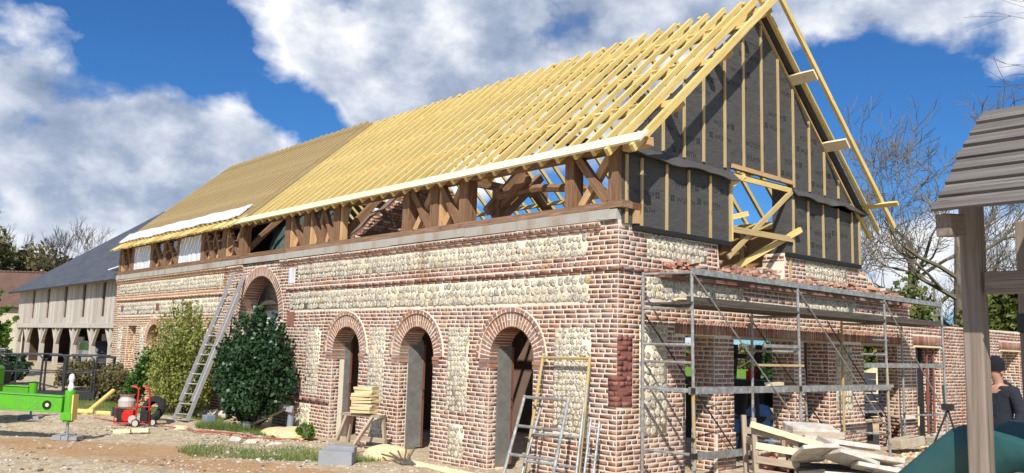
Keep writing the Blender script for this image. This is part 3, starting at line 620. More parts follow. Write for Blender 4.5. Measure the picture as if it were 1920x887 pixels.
# concrete ring beam and timber sill
mb = MB()
xs = [-23.1, -21.9, -19.2, -14.25, -14.0, -10.6, -10.4, -8.0, -7.85, -6.0, -3.6, -2.2, -.14]
for a, b in zip(xs, xs[1:]):
    mb.box(a+.008, b-.008, -.055-random.uniform(0, .012), .40, 3.945+random.uniform(-.012, .012), 4.098, j=.004)
mb.build('concrete_beam', 'concrete', barn)
mb = MB(); mb.add([(-.36, -.062, 3.95), (-.01, -.058, 3.93), (-.01, -.03, 4.09), (-.36, -.06, 4.096), (-.36, .3, 3.95), (-.0, .3, 3.93), (-.0, .3, 4.09), (-.36, .3, 4.096)], [(0, 1, 2, 3), (5, 4, 7, 6), (1, 5, 6, 2), (3, 2, 6, 7)])
mb.build('beam_end', 'concrete', barn)
mb = MB()
for a, b in ((-23.1, -16.6), (-16.6, -10.5), (-10.5, -5.7), (-5.7, .1)): mb.box(a+.004, b, -.05, .2, 4.105, 4.215, j=.006)
mb.box(-.1, .085, .2, .42, 4.1, 4.21, j=.006); mb.build('sill_beam', 'oak', barn)
mb = MB()
for a, b in ((-23.1, -14.0), (-14.0, -6.0), (-6.0, .15)): mb.box(a+.004, b, -.01, .19, 4.985, 5.105, j=.004)
mb.build('wall_plate', 'oak', barn)
mb = MB(); mb.box(-23.0, .0, 7.45, 7.65, 4.80, 4.96); mb.build('wall_plate', 'new_pine', barn)
# posts and crossed braces: clusters (list of post intervals)
CL = [[(-1.12, -.93), (-.20, .0)], [(-5.66, -5.44), (-4.74, -4.50), (-3.84, -3.60)], [(-10.64, -10.42), (-9.72, -9.44), (-8.36, -8.10)],
      [(-15.80, -15.55), (-14.36, -14.10), (-13.24, -13.0)], [(-19.95, -19.7), (-18.8, -18.55), (-17.65, -17.45)], [(-23.05, -22.85), (-21.75, -21.5)]]
for ci, cl in enumerate(CL):
    for (a, b) in cl:
        mb = MB(); mb.box(a, b, -.02, .20, 4.216, 4.982, j=.006, axis=2); mb.build('post', 'oak', barn)
        if (a*7) % 1 > .45 and ci > 0:
            mb = MB(); mb.box(b+.02, b+.10, .0, .14, 4.217, 4.98, j=.005, axis=2); mb.build('stud', 'oak_light', barn)
    for (a0, b0), (a1, b1) in zip(cl, cl[1:]):
        w = a1-b0; n = 1 if w < 1.0 else 2
        for k_ in range(n):
            p, q = b0+w*k_/n+.02, b0+w*(k_+1)/n-.02
            mb = MB(); mb.bar((p+.04, .04, 4.98), (q-.04, .05, 4.22), .10, .13, up=(0, 0, 1), j=.004); mb.build('brace', 'oak', barn)
            mb = MB(); mb.bar((p+.04, .13, 4.22), (q-.04, .13, 4.98), .09, .13, j=.004); mb.build('brace', 'oak' if False else 'oak_light', barn)
            if n == 2 and k_ == 0:
                mb = MB(); mb.box(q+.0, q+.07, .0, .15, 4.217, 4.98, j=.004, axis=2); mb.build('stud', 'oak', barn)
mb = MB(); mb.box(-3.36, -3.16, .35, .52, 3.0, 4.85, j=.01, axis=2); mb.bar((-3.25, .45, 4.5), (-2.5, .45, 4.95), .12, .16); mb.bar((-3.2, .5, 4.35), (-3.2, 1.4, 5.2), .12, .14); mb.build('truss_post', 'oak', barn)
mb = MB(); mb.box(-.06, .08, .28, .40, 3.90, 4.10, j=.006, axis=2); mb.build('prop', 'oak_light', barn)
# trusses
for x in (-3.3, -8.2, -13.1, -18.0):
    t = empty('truss', (x, 0, 0), 0, barn)
    mb = MB()
    for s, e in ((.1, 3.70), (7.3, 3.70)): mb.bar((0, s, 8.50-.86*abs(s-3.70)-.42), (0, e, 8.06), .16, .22, j=.008)
    mb.build('principal_rafter', 'oak_light' if x == -3.3 else 'oak', t)
    mb = MB(); mb.bar((0, 1.35, 6.1), (0, 6.35, 6.1), .15, .2, j=.008); mb.build('collar_beam', 'oak', t)
    mb = MB(); mb.bar((0, .2, 4.4), (0, 1.3, 5.6), .12, .15); mb.build('knee_brace', 'oak', t); mb = MB(); mb.bar((0, 7.3, 4.4), (0, 6.4, 5.6), .12, .15); mb.build('knee_brace', 'oak', t)
mb = MB(); mb.path([(-3.15, .35, 4.68), (-2.4, .6, 4.78), (-1.6, .8, 4.72), (-.9, 1.0, 4.55), (-.1, 1.1, 4.42)], .075, n=6); mb.build('tie_brace', 'oak', barn)
# roof
roof = empty('roof', (0, 0, 0), 0, barn)
AL = math.atan(.89); CA, SA = cos(AL), sin(AL)
RY, RZ = 3.70, 8.50
def zr(y): return RZ-.89*abs(y-RY)
def raf_mesh(L, w, h, m, nm):
    mb = MB(); mb.add([(0, -w/2, -h), (L, -w/2, -h), (L, w/2, -h), (0, w/2, -h), (0, -w/2, 0), (L, -w/2, 0), (L, w/2, 0), (0, w/2, 0)], CUBEF); o = mb.build(nm, m, roof); return o
def place(o, x, y0, s, dz=0):
    """s=+1 front slope, -1 rear slope"""
    ex = Vector((0, s*CA, SA)); ey = Vector((-s, 0, 0)); ez = ex.cross(ey)
    if ez.z < 0: ey = -ey; ez = ex.cross(ey)
    M = Matrix.Identity(4)
    for i in range(3): M[i][0] = ex[i]; M[i][1] = ey[i]; M[i][2] = ez[i]
    M.translation = (x, y0, zr(y0)+dz); o.matrix_local = M
Lf = (RY+.28)/CA
protos = {}
def rafter(kind, x, y0, s, L, w, h, m, dz=0):
    key = (kind, random.randrange(4))
    if key not in protos: protos[key] = raf_mesh(L, w, h, m, 'rafter'); o = protos[key]
    else: o = protos[key].copy(); COL.objects.link(o); o.parent = roof
    place(o, x, y0, s, dz)
x = -.30; i = 0
while x > -12.9:
    rafter('f', x, -.28, 1, Lf+.03, .062, .085, 'new_pine', random.uniform(-.006, .006)); x -= .385; i += 1
xd = -13.0
while xd > -22.6:
    rafter('d', xd, -.10, 1, Lf-.24, .06, .10, 'dull_pine', random.uniform(-.006, .006)+.02); xd -= .68
x = -.22
while x > -22.8:
    rafter('b', x, 2*RY+.28, -1, Lf-.01, .06, .085, 'new_pine'); x -= .5
# closer counter-battens and boarding on the far (left) third
mb = MB(); y0 = -.10
def slope(y, off=0): return (y-SA*off, zr(y)+CA*off)
mb2 = MB()
n = 48
for i in range(n):
    y = -.06+(3.68/n)*i; a = slope(y, -.085); b = slope(y+3.68/n-.012, -.085)
    mb2.bar((-13.0, (a[0]+b[0])/2, (a[1]+b[1])/2), (-22.9, (a[0]+b[0])/2, (a[1]+b[1])/2), .1, .018, up=(0, -SA, CA))
mb2.build('boarding', 'oak', roof)
cnt = 0; xc = -13.15
proto = None
while xc > -22.9:
    mbq = None; w = .07
    if proto is None:
        q = MB(); L_ = Lf-.21; q.add([(0, -w/2, -.02), (L_, -w/2, -.02), (L_, w/2, -.02), (0, w/2, -.02), (0, -w/2, .07), (L_, -w/2, .07), (L_, w/2, .07), (0, w/2, .07)], CUBEF); proto = q.build('counter_batten', 'dull_pine', roof); o = proto
    else: o = proto.copy(); COL.objects.link(o); o.parent = roof
    place(o, xc, -.12, 1, .03+random.uniform(-.01, .01)); xc -= .34
# sprocketed eave of the far third with a white film strip above it
mb = MB(); xx = -13.1
while xx > -22.95:
    mb.bar((xx, .12, zr(.12)-.02), (xx, -.40, 4.92+random.uniform(-.01, .01)), .115, .05, j=.006); xx -= .155
mb.build('eave_board', 'new_pine', roof)
mb = MB(); N = 40
for i in range(N):
    xa, xb = -13.1-i*.245, -13.1-(i+1)*.245; f = lambda x_: .16+.012*sin(x_*2.3)+.010*sin(x_*5.1)
    w = .42 if i > 4 else .42
    mb.add([(xa, -.12, zr(-.12)+f(xa)), (xb, -.12, zr(-.12)+f(xb)), (xb, .22, zr(.22)+f(xb)*.8+.06), (xa, .22, zr(.22)+f(xa)*.8+.06), (xa, -.12, zr(-.12)+f(xa)-.03), (xb, -.12, zr(-.12)+f(xb)-.03), (xb, .22, zr(.22)+f(xb)*.8+.03), (xa, .22, zr(.22)+f(xa)*.8+.03)], CUBEF)
mb.build('film_strip', 'white_film', roof)
# eave plank (fascia) lying on the rafter feet
mb = MB()
for a, b in ((-13.0, -9.1), (-9.1, -5.0), (-5.0, -1.2), (-1.2, .64)):
    yc, zc = slope(-.175, .022); mb.bar((a, yc, zc), (b-.006, yc, zc), .27, .034, up=(0, -SA, CA), j=.002)
mb.build('fascia_board', 'pale_plank', roof)
# purlins with blocks between the rafters
for s in (1, -1):
    for k_, d in enumerate((1.0, 2.05, 3.1)):
        y = d if s > 0 else 2*RY-d
        mb = MB(); mb.bar((-22.8, y, zr(y)-.215), (.30 if s > 0 else -.05, y, zr(y)-.215), .12, .09, up=(0, 0, 1)); mb.build('purlin', 'new_pine', roof)
        mb = MB(); x = -.30
        while x > -12.5:
            if s > 0 or k_ == 1: mb.bar((x-.03, y, zr(y)-.115), (x-.355, y, zr(y)-.115), .04, .05, up=(0, -s*SA, CA), j=.005)
            x -= .385
        mb.build('blocking', 'new_pine', roof)
mb = MB(); mb.box(-22.8, .02, RY-.03, RY+.03, 8.08, 8.34, axis=0); mb.build('ridge_board', 'new_pine', roof)
# verge rafters at the gable
Lb = Lf+.18
for x, dz, m in ((.02, .03, 'new_pine'), (.50, .02, 'new_pine')):
    mb = MB(); mb.bar((x, -.30, zr(-.30)-.08+dz), (x, 3.80, zr(-.30)+.89*4.10-.08+dz), .065, .12, up=(0, -SA, CA)); mb.build('verge_rafter', m, roof)
for x, ya, yb, off in ((.0, 3.7, 8.0, .30), (.20, 3.55, 7.95, .22), (.53, 3.30, 7.97, .16)):
    mb = MB(); za = RZ+.86*(RY-ya)-off; zb_ = RZ-.86*(yb-RY)-off
    mb.bar((x, ya, za), (x, yb, zb_), .06, .10, up=(0, SA, CA)); mb.build('verge_rafter', 'new_pine', roof)
mb = MB(); mb.bar((.10, 3.75, zr(3.75)-.24), (.10, 7.5, zr(7.5)-.24), .14, .02, up=(0, SA, CA)); mb.build('verge_lining', 'membrane', roof)
for (y, z, L, w) in ((4.80, 7.17, .58, .22), (6.02, 6.09, .56, .22), (7.40, 5.06, .88, .10)):
    mb = MB(); mb.bar((-.3, y, z), (L, y, z), w, .05, up=(0, SA, CA)); mb.build('verge_bearer', 'pale_plank' if L < .7 else 'new_pine', roof)
for y in (1.0, 2.35, 3.6):
    mb = MB(); mb.bar((.10, y, zr(y)-.30), (.36, y, zr(y)-.26), .20, .16, up=(0, -SA, CA), j=.015); mb.build('purlin_end', 'oak_light', roof)
mb = MB(); mb.bar((.1, .03, 5.02), (.58, .03, 5.03), .15, .14, j=.012); mb.build('plate_end', 'oak_light', roof)
# gable cladding: membrane, battens, drip skirts
clad = empty('gable_cladding', (0, 0, 0), 0, barn)
mb = MB(); P = [(.12, 4.98), (2.84, 4.98), (2.84, 5.16), (4.80, 5.16), (4.80, 5.02), (7.55, 5.02)]
P += [(7.5, zr(7.5)-.25), (RY+.02, 8.26), (.10, zr(.10)-.17)]
mb.prism(P, GX, -.01, .035); mb.build('membrane', 'membrane', clad, recalc=True)
mb = MB(); mb.prism([(.06, 3.88), (2.84, 3.88), (2.84, 4.97), (.06, 4.97)], GX, -.01, .03); mb.build('membrane', 'membrane', clad, recalc=True)
mb = MB(); mb.prism([(4.62, 3.87), (7.42, 3.87), (7.5, 5.01), (4.62, 5.01)], GX, -.01, .03)
mb.box(-.25, -.012, 4.62, 4.66, 3.87, 5.1); mb.build('membrane', 'membrane', clad, recalc=True)
mb = MB(); mb.box(-.02, .07, .30, 2.84, 3.80, 3.875); mb.build('base_rail', 'black_rubber', clad); mb = MB(); mb.box(-.02, .07, 4.62, 7.45, 3.79, 3.865); mb.build('base_rail', 'black_rubber', clad)
for (ya, yb) in ((.14, 2.88), (4.84, 7.62)):
    mb = MB(); N = 24
    for i in range(N):
        a, b = ya+(yb-ya)*i/N, ya+(yb-ya)*(i+1)/N; w = lambda y: .20+.02*sin(y*5)+.015*sin(y*11); q = lambda y: 4.93+.02*sin(y*4.1)+.012*sin(y*9)
        mb.add([(.037, a, 5.10), (.037, b, 5.10), (w(b), b, q(b)), (w(a), a, q(a)), (.03, a, 5.08), (.03, b, 5.08), (w(b)-.02, b, q(b)-.01), (w(a)-.02, a, q(a)-.01)], [(0, 3, 2, 1), (4, 5, 6, 7), (0, 1, 5, 4), (1, 2, 6, 5), (2, 3, 7, 6), (3, 0, 4, 7)])
    mb.build('drip_skirt', 'membrane', clad)
for i, y in enumerate((.38, .98, 1.52, 2.05, 2.66, 3.23, 3.81, 4.37, 4.89, 5.47, 6.04, 6.59, 7.1)):
    zt = zr(y)-(.20 if y < RY else .42); zb = 5.12 if (y < 2.7 or y > 4.85) else 5.20
    mb = MB(); mb.box(.037, .065, y-.024, y+.024, zb+random.uniform(-.01, .02), zt, axis=2); mb.build('batten', 'treated_batten', clad)
for i, y in enumerate((.12, .47, 1.08, 1.65, 2.24, 2.81, 4.86, 5.40, 5.96, 6.56, 7.13, 7.44)):
    mb = MB(); mb.box(.033, .060, y-.024, y+.024, 3.88, 4.93+(.0 if y < 2.6 or y > 5 else -.05), axis=2); mb.build('batten', 'treated_batten', clad)
mb = MB(); mb.bar((.055, 3.75, zr(3.75)-.37), (.055, 7.45, zr(7.45)-.37), .05, .035, up=(0, SA, CA)); mb.build('edge_batten', 'treated_batten', clad)
def text_bm(s, size):
    cu = bpy.data.curves.new('t', 'FONT'); cu.body = s; cu.size = size; cu.extrude = .0006; o = bpy.data.objects.new('t', cu); COL.objects.link(o)
    bpy.context.view_layer.update(); me = bpy.data.meshes.new_from_object(o.evaluated_get(bpy.context.evaluated_depsgraph_get()))
    vs = [tuple(v.co) for v in me.vertices]; fs = [tuple(p.vertices) for p in me.polygons]; bpy.data.objects.remove(o); bpy.data.curves.remove(cu); bpy.data.meshes.remove(me); return vs, fs
T1, T2 = text_bm('W\u00dcTOP', .115), text_bm('W\u00dcRTH', .115)
def mark(mb, y, z, x=.0368):
    mb.add([(x+v[2], y+v[0]*1.15, z+v[1]) for v in T1[0]], T1[1]); mb.add([(x+v[2], y+.03+v[0]*1.15, z-.25+v[1]) for v in T2[0]], T2[1])
    for (a, b) in ((y+.52, z), (y-.12, z-.25)):
        for i in range(2):
            for j in range(2): mb.box(x-.001, x+.001, a+i*.055, a+i*.055+.042, b+j*.055, b+j*.055+.042)
mb = MB()
for y, z in ((.75, 5.75), (1.35, 5.42), (1.05, 6.35) if False else (1.75, 6.55), (2.35, 5.85), (2.85, 6.9), (3.3, 5.65), (3.25, 7.5), (4.05, 6.35), (4.6, 5.55), (4.45, 7.1), (5.15, 6.1), (5.7, 5.5), (6.3, 5.75)): mark(mb, y, z)
for y, z in ((.30, 4.36), (1.32, 4.62), (2.02, 4.66), (5.05, 4.62), (5.65, 4.30), (6.45, 4.62)): mark(mb, y, z, .0318)
mb.build('lettering', 'ink', clad)
# timber framing in the gable opening
op = empty('opening_frame', (0, 0, 0), 0, barn)
def plank(a, b, w, h, m, up=(0, 0, 1), nm='plank'):
    mb = MB(); mb.bar(a, b, w, h, up=up, j=.003); return mb.build(nm, m, op)
plank((.07, 2.84, 5.20), (.07, 4.82, 5.19), .03, .07, 'oak_light', nm='head_rail'); plank((.03, 2.84, 5.03), (.03, 4.80, 5.05), .05, .09, 'new_pine', nm='head_rail'); plank((-.1, 2.9, 5.10), (-.1, 4.8, 5.12), .05, .09, 'new_pine', nm='head_rail')
plank((.05, 2.88, 4.10), (.06, 4.80, 4.12), .04, .10, 'treated_batten', nm='mid_rail'); plank((-.02, 2.84, 3.62), (.05, 4.80, 5.03), .04, .09, 'treated_batten', nm='diagonal_brace')
plank((-.35, 3.25, 3.40), (.12, 4.98, 4.32), .07, .10, 'new_pine', nm='prop_board'); plank((.03, 2.86, 3.9), (.03, 2.86, 5.0), .05, .06, 'new_pine', nm='jamb_stud'); plank((.0, 4.78, 3.35), (.0, 4.78, 5.0), .05, .06, 'treated_batten', nm='jamb_stud')
plank((-.5, 2.7, 4.2), (.08, 3.3, 4.42), .07, .09, 'new_pine', nm='prop_board'); plank((-.12, 2.84, 4.75), (.05, 3.25, 5.1), .05, .07, 'new_pine', nm='corner_brace')
# white sheets closing two of the upper openings, dark green tarp in a third
for a, b in ((-17.44, -15.81), (-21.49, -19.96)):
    mb = MB(); N = 26
    for i in range(N):
        xa, xb = a+(b-a)*i/N, a+(b-a)*(i+1)/N; f = lambda x_, z_: -.005+.012*sin(x_*17)+.016*sin(x_*7.3+z_*3)
        mb.add([(xa, f(xa, 0), 4.22), (xb, f(xb, 0), 4.22), (xb, f(xb, 1), 4.97), (xa, f(xa, 1), 4.97), (xa, f(xa, 0)+.01, 4.22), (xb, f(xb, 0)+.01, 4.22), (xb, f(xb, 1)+.01, 4.97), (xa, f(xa, 1)+.01, 4.97)], CUBEF)
    mb.build('white_sheet', 'white_film', barn, smooth=False)
mb = MB(); N, M_ = 20, 12; vs = []; 
for k_ in range(2):
    for i in range(N+1):
        for j in range(M_+1):
            x_ = -13.6+3.8*i/N; z_ = 4.0+1.6*j/M_; vs.append((x_, .75+.7*j/M_+.1*sin(i*.9+j*.5)+.06*sin(i*2.1-j)+k_*.01, z_+.12*sin(i*.35)))
fs = []; st = (N+1)*(M_+1)
for i in range(N):
    for j in range(M_):
        q = (i*(M_+1)+j, (i+1)*(M_+1)+j, (i+1)*(M_+1)+j+1, i*(M_+1)+j+1); fs += [q, tuple(st+t for t in q[::-1])]
mb.add(vs, fs); mb.build('tarpaulin', 'green_tarp', barn, smooth=True)
# ---------------------------------------------------------------- annex wall continuing to the right
annex = tag(empty('annex_wall', (0, 9.8, 0)), 'lower brick wall with two openings running on from the broken end of the barn gable', 'wall')
def AX(y, z, d): return (d, y-9.8, z)
mb = MB(); mb.prism([(9.81, -.3), (10.05, -.3), (10.05, GT), (11.35, GT), (11.35, -.3), (15.3, -.3), (15.3, GT), (16.6, GT), (16.6, -.3), (22, -.3), (22, 2.82), (9.81, 2.76)], AX, -.42, -.003); aw = mb.build('wall', 'mortar', annex, recalc=True)
def ann_iv(z):
    iv = [(9.82, 22)]
    if z < GT: iv = sub_iv(sub_iv(iv, 10.05, 11.35), 15.3, 16.6)
    elif z < 2.51: iv = sub_iv(sub_iv(iv, 9.9, 11.5), 15.1, 16.8)
    return iv
bricks('brick_facing', AX, -.1, 2.79, ann_iv, annex)
bricks('soldier_course', AX, 2.285, 2.51, lambda z: [(9.9, 11.5), (15.1, 16.8)], annex, rowh=.225, L=.066, headers=False, joint=.017)
bricks('coping_brick', AX, 2.79, 2.86, lambda z: [(9.9, 10.6), (12.2, 13.1), (20.6, 21.2)], annex, dropout=.1, rot=.05)
for b in (11.35, 16.6): bricks('jamb_brick', lambda u, z, d, b=b: (-u, b-9.8-d, z), -.1, GT, lambda z: [(0.0, .42)], annex, L=.21)
mb = MB(); mb.box(-.4, .02, .2, 1.6, 2.25, 2.285); mb.box(-.4, .02, 5.4, 6.9, 2.25, 2.285); mb.build('lintel', 'pale_plank', annex)
mb = MB(); mb.box(-.36, -.33, .30, .95, .9, 2.2); mb.box(-.36, -.33, .98, 1.2, .9, 2.2); mb.build('window_panel', 'grey_block', annex); 
mb = MB(); mb.box(-.40, -.32, .22, .30, 0, 2.24); mb.box(-.28, -.2, 1.0, 1.08, 0, 2.24, axis=2); mb.build('window_frame', 'dark_steel', annex)
mb = MB(); mb.box(-.30, -.26, 5.9, 6.3, 1.0, 2.2); mb.build('window_panel', 'grey_block', annex)
# ---------------------------------------------------------------- scaffold
sc = tag(empty('scaffold', (0, 0, 0)), 'galvanised tube scaffold with plank deck and diagonal braces along the barn gable', 'scaffold')
def part(name, m, root, fn, **kw):
    mb = MB(); fn(mb); return mb.build(name, m, root, **kw)
YS = (.50, 3.38, 6.50, 9.12)
for i, y in enumerate(YS):
    z0 = hgt(.95, y)
    part('standard', 'galv', sc, lambda b: b.tube((.97, y+.04, z0+.05), (.95, y, 3.18), .024, 10))
    if i in (0, 2): part('standard_sleeve', 'old_yellow', sc, lambda b: b.tube((.97, y+.045, z0+.3), (.96, y+.02, 1.45 if i == 0 else 1.85), .0265, 10))
    part('base_jack', 'old_yellow' if i % 2 else 'galv', sc, lambda b: (b.tube((.97, y+.04, z0+.01), (.97, y+.04, z0+.3), .019, 8), b.box(.90, 1.04, y-.03, y+.11, z0, z0+.012), b.lathe((.97, y+.04, z0+.28), [(.0, 0), (.045, .0), (.045, .03), (0, .03)], 8)))
    yi = y-.12
    part('inner_standard', 'galv' if i != 2 else 'old_yellow', sc, lambda b: b.tube((.17, yi, z0+.02), (.16, yi, 3.16 if i == 0 else 2.72), .024, 8))
    for z in ((3.13, 2.62, 2.10, 1.85, 1.46, .58) if i == 0 else ((2.62, 2.05, .58) if i < 3 else (2.9, 2.3))):
        if i == 3: part('end_bracket', 'galv', sc, lambda b, z=z: b.tube((.95, y, z), (.95, y-.32, z), .016, 6)); continue
        part('transom', 'galv', sc, lambda b, z=z: b.tube((.95, y, z), (.16, yi, z), .021, 8))
    if i in (0, 1): [part('coupler', 'dark_steel', sc, lambda b: b.box(*q)) for q in ((.93, .995, y-.04, y+.03, 1.42, 1.50), (.935, .995, y-.03, y+.08, .52, .60), (.94, .99, y-.07, y+.02, .76, .81))]
def rail(a, b_, m='galv', w=.03, h=.09, nm='guard_rail'): part(nm, m, sc, lambda b: b.bar(a, b_, w, h, j=.002))
rail((.95, .45, 1.46), (.98, 6.6, 1.45), 'galv', .035, .10); rail((.97, .5, 1.46), (.16, .38, 1.47), 'galv', .03, .06)
rail((.96, 5.65, 1.85), (.96, 9.15, 1.86), 'galv', .03, .085); rail((.955, .5, 3.15), (.955, 9.1, 3.12), 'galv', .035, .085)
rail((.96, .6, .55), (.96, 2.5, .54), 'galv', .035, .10); rail((.96, 7.8, .9), (.96, 9.1, .86), 'galv', .02, .03)
rail((.965, 2.35, 2.13), (.965, 3.38, 2.13), 'galv', .03, .05); rail((.95, 2.1, 1.83), (.97, 3.5, 1.83), 'treated_batten', .03, .035, 'wood_rail')
rail((.955, 6.3, 1.47), (.955, 6.75, 1.47), 'old_yellow', .05, .05, 'rail_clip'); rail((.96, 6.0, 2.32), (.96, 6.6, 2.32), 'galv', .02, .02)
for k_ in range(3):
    for (a, b_) in ((.40, 3.42), (3.36, 6.52), (6.46, 9.30)):
        xx = .20+k_*.262; part('deck_board', 'deck_wood', sc, lambda b: b.box(xx, xx+.25, a, b_, 2.665+random.uniform(0, .012), 2.71, j=.004, axis=1))
part('toe_board', 'deck_wood', sc, lambda b: b.bar((.935, .42, 2.74), (.935, 9.2, 2.72), .025, .10))
part('upper_deck', 'deck_wood', sc, lambda b: b.box(.84, .925, .5, 9.1, 3.08, 3.11, axis=1))
for a, b_, r in (((.98, .48, 3.12), (.99, 3.42, .80), .013), ((.98, 3.36, 3.05), (.99, 6.5, .62), .013), ((.98, 6.45, 3.05), (.99, 9.2, .78), .013), ((.12, 3.2, 2.66), (.14, 5.9, .5), .012), ((.12, .4, 2.6), (.14, 2.9, .3), .012), ((.12, 5.9, 2.66), (.14, 8.6, .5), .012)):
    part('diagonal_brace', 'dark_steel' if a[0] < .5 else 'galv', sc, lambda b: b.tube(a, b_, r, 7))
# rubble on top of the broken wall (courses of loose old bricks)
def loose_bricks(name, spots, m, parent=None, s=(.21, .10, .055)):
    mb = MB()
    for (x, y, z) in spots:
        a = random.uniform(0, pi); d = Vector((cos(a), sin(a), random.uniform(-.25, .25))).normalized(); L = s[0]*random.uniform(.5, 1.05)
        mb.bar(Vector((x, y, z))-d*L/2, Vector((x, y, z))+d*L/2, s[1]*random.uniform(.8, 1.1), s[2]*random.uniform(.8, 1.1), j=.012, up=(random.uniform(-.3, .3), random.uniform(-.3, .3), 1))
    return mb.build(name, m, parent)
sp = []
for y in np.arange(.95, 9.6, .062):
    if y < 1.2 and random.random() < .4: continue
    for l in range(random.choice((1, 2, 2, 3, 3, 4)) if sin(y*2.3)+sin(y*5.1) > -.6 else random.choice((0, 1, 1, 2))):
        sp.append((.08+random.uniform(-.06, .08), y+random.uniform(-.05, .05), (3.235 if y < 9 else 3.1)+l*.058+random.uniform(-.01, .015)))
for y in np.arange(2.6, 4.55, .11): sp.append((-.15+random.uniform(-.12, .12), y, 3.40+random.uniform(0, .13)))
for y in np.arange(7.5, 9.7, .09):
    for l in range(2): sp.append((-.2+random.uniform(-.2, .15), y, gtop(y)+.03+l*.055))
tag(loose_bricks('brick_rubble', sp, 'loose_brick'), 'rubble of old loose red bricks along the ledge of the broken barn gable', 'rubble', kind='stuff')
mb = MB(); mb.box(.0, .13, .95, 9.4, 3.13, 3.19, j=.01); mb.build('ledge', 'brick', gw)
o = part('stone_lump', 'cream_stone', None, lambda b: b.blob((.55, .75, 2.76), .10, .16, .045, 3, 2)); tag(o, 'tan stone lump lying on the scaffold deck near the barn corner', 'stone')
o = part('timber_offcut', 'pale_plank', None, lambda b: b.bar((.95, 2.45, 1.535), (.95, 2.85, 1.54), .09, .05, j=.006)); tag(o, 'short pale timber offcut resting on the long scaffold guard rail', 'offcut')
# ---------------------------------------------------------------- ladders and frames on the facade
lad = tag(empty('extension_ladder', (-12.6, -1.35, 0)), 'long aluminium extension ladder leaning beside the tall arch', 'ladder')
def L0(t, s, off=0):  # t along, s across
    a = Vector((-12.63, -1.45, .02)); b = Vector((-12.90, -.06, 3.68)); d = b-a; n = Vector((0, -d.z, d.y)).normalized()
    p = a+d*t+Vector((.9, .42, .0)).normalized()*s+n*off; return p-Vector((-12.6, -1.35, 0))
for off, t0, t1, w in ((0, 0, .86, .21), (.05, .12, 1.0, .185)):
    for s in (-w, w): part('stile', 'alu', lad, lambda b: b.bar(L0(t0, s, off), L0(t1, s, off), .035, .09, up=(0, -1, .3)))
for i in range(15): part('rung', 'alu', lad, lambda b: b.tube(L0(.04+i*.065, -.19, .03), L0(.04+i*.065, .19, .03), .016, 6))
part('ladder_foot', 'black_rubber', lad, lambda b: (b.bar(L0(-.005, -.24), L0(-.005, .24), .05, .05),))
def frame(name, label, m, TL, TR, BL, BR, rungs, r=.022, extra=None, rungm=None, group=None):
    o = tag(empty(name, tuple((Vector(BL)+Vector(BR))/2)), label, 'scaffold frame', group); c = o.location.copy(); V_ = lambda p: Vector(p)-c
    part('upright', m, o, lambda b: b.tube(V_(BL), V_(TL), r, 10)); part('upright', m, o, lambda b: b.tube(V_(BR), V_(TR), r, 10))
    for t in rungs:
        p = V_(BL).lerp(V_(TL), t); q = V_(BR).lerp(V_(TR), t); part('crossbar', rungm or m, o, lambda b: b.tube(p, q, r*.9, 8))
    if extra: extra(o, V_)
    return o
g = lambda x, y: hgt(x, y)
frame('scaffold_ladder', 'tall rusty yellow scaffold frame leaning against the flint panel by the third arch', 'old_yellow', (-1.42, -.13, 1.88), (-.42, -.13, 1.89), (-1.18, -.72, .0), (-.12, -.68, .0), (.985, .06), .025)
frame('scaffold_ladder', 'short grey scaffold frame with four crossbars standing in front of the third arch', 'galv', (-1.40, -.52, 1.27), (-.50, -.48, 1.28), (-1.12, -1.22, .0), (-.22, -1.12, .0), (.985, .66, .35, .05), .025)
def ex(o, V_):
    part('paint_mark', 'red_paint', o, lambda b: b.tube(V_((-.42, -.42, .95)), V_((-.44, -.39, 1.12)), .0235, 8))
frame('scaffold_ladder', 'second grey scaffold frame with a red painted band, leaning behind the short one', 'galv', (-1.18, -.36, 1.18), (-.33, -.33, 1.22), (-1.0, -.98, .0), (-.0, -.86, .0), (.62, .30), .022)
frame('scaffold_ladder', 'narrow grey frame leaning between the rusty yellow frame and the barn corner', 'galv', (-.22, -.30, 1.0), (-.10, -.25, .98), (.05, -.75, .05), (.18, -.70, .05), (.9, .5, .1), .02)
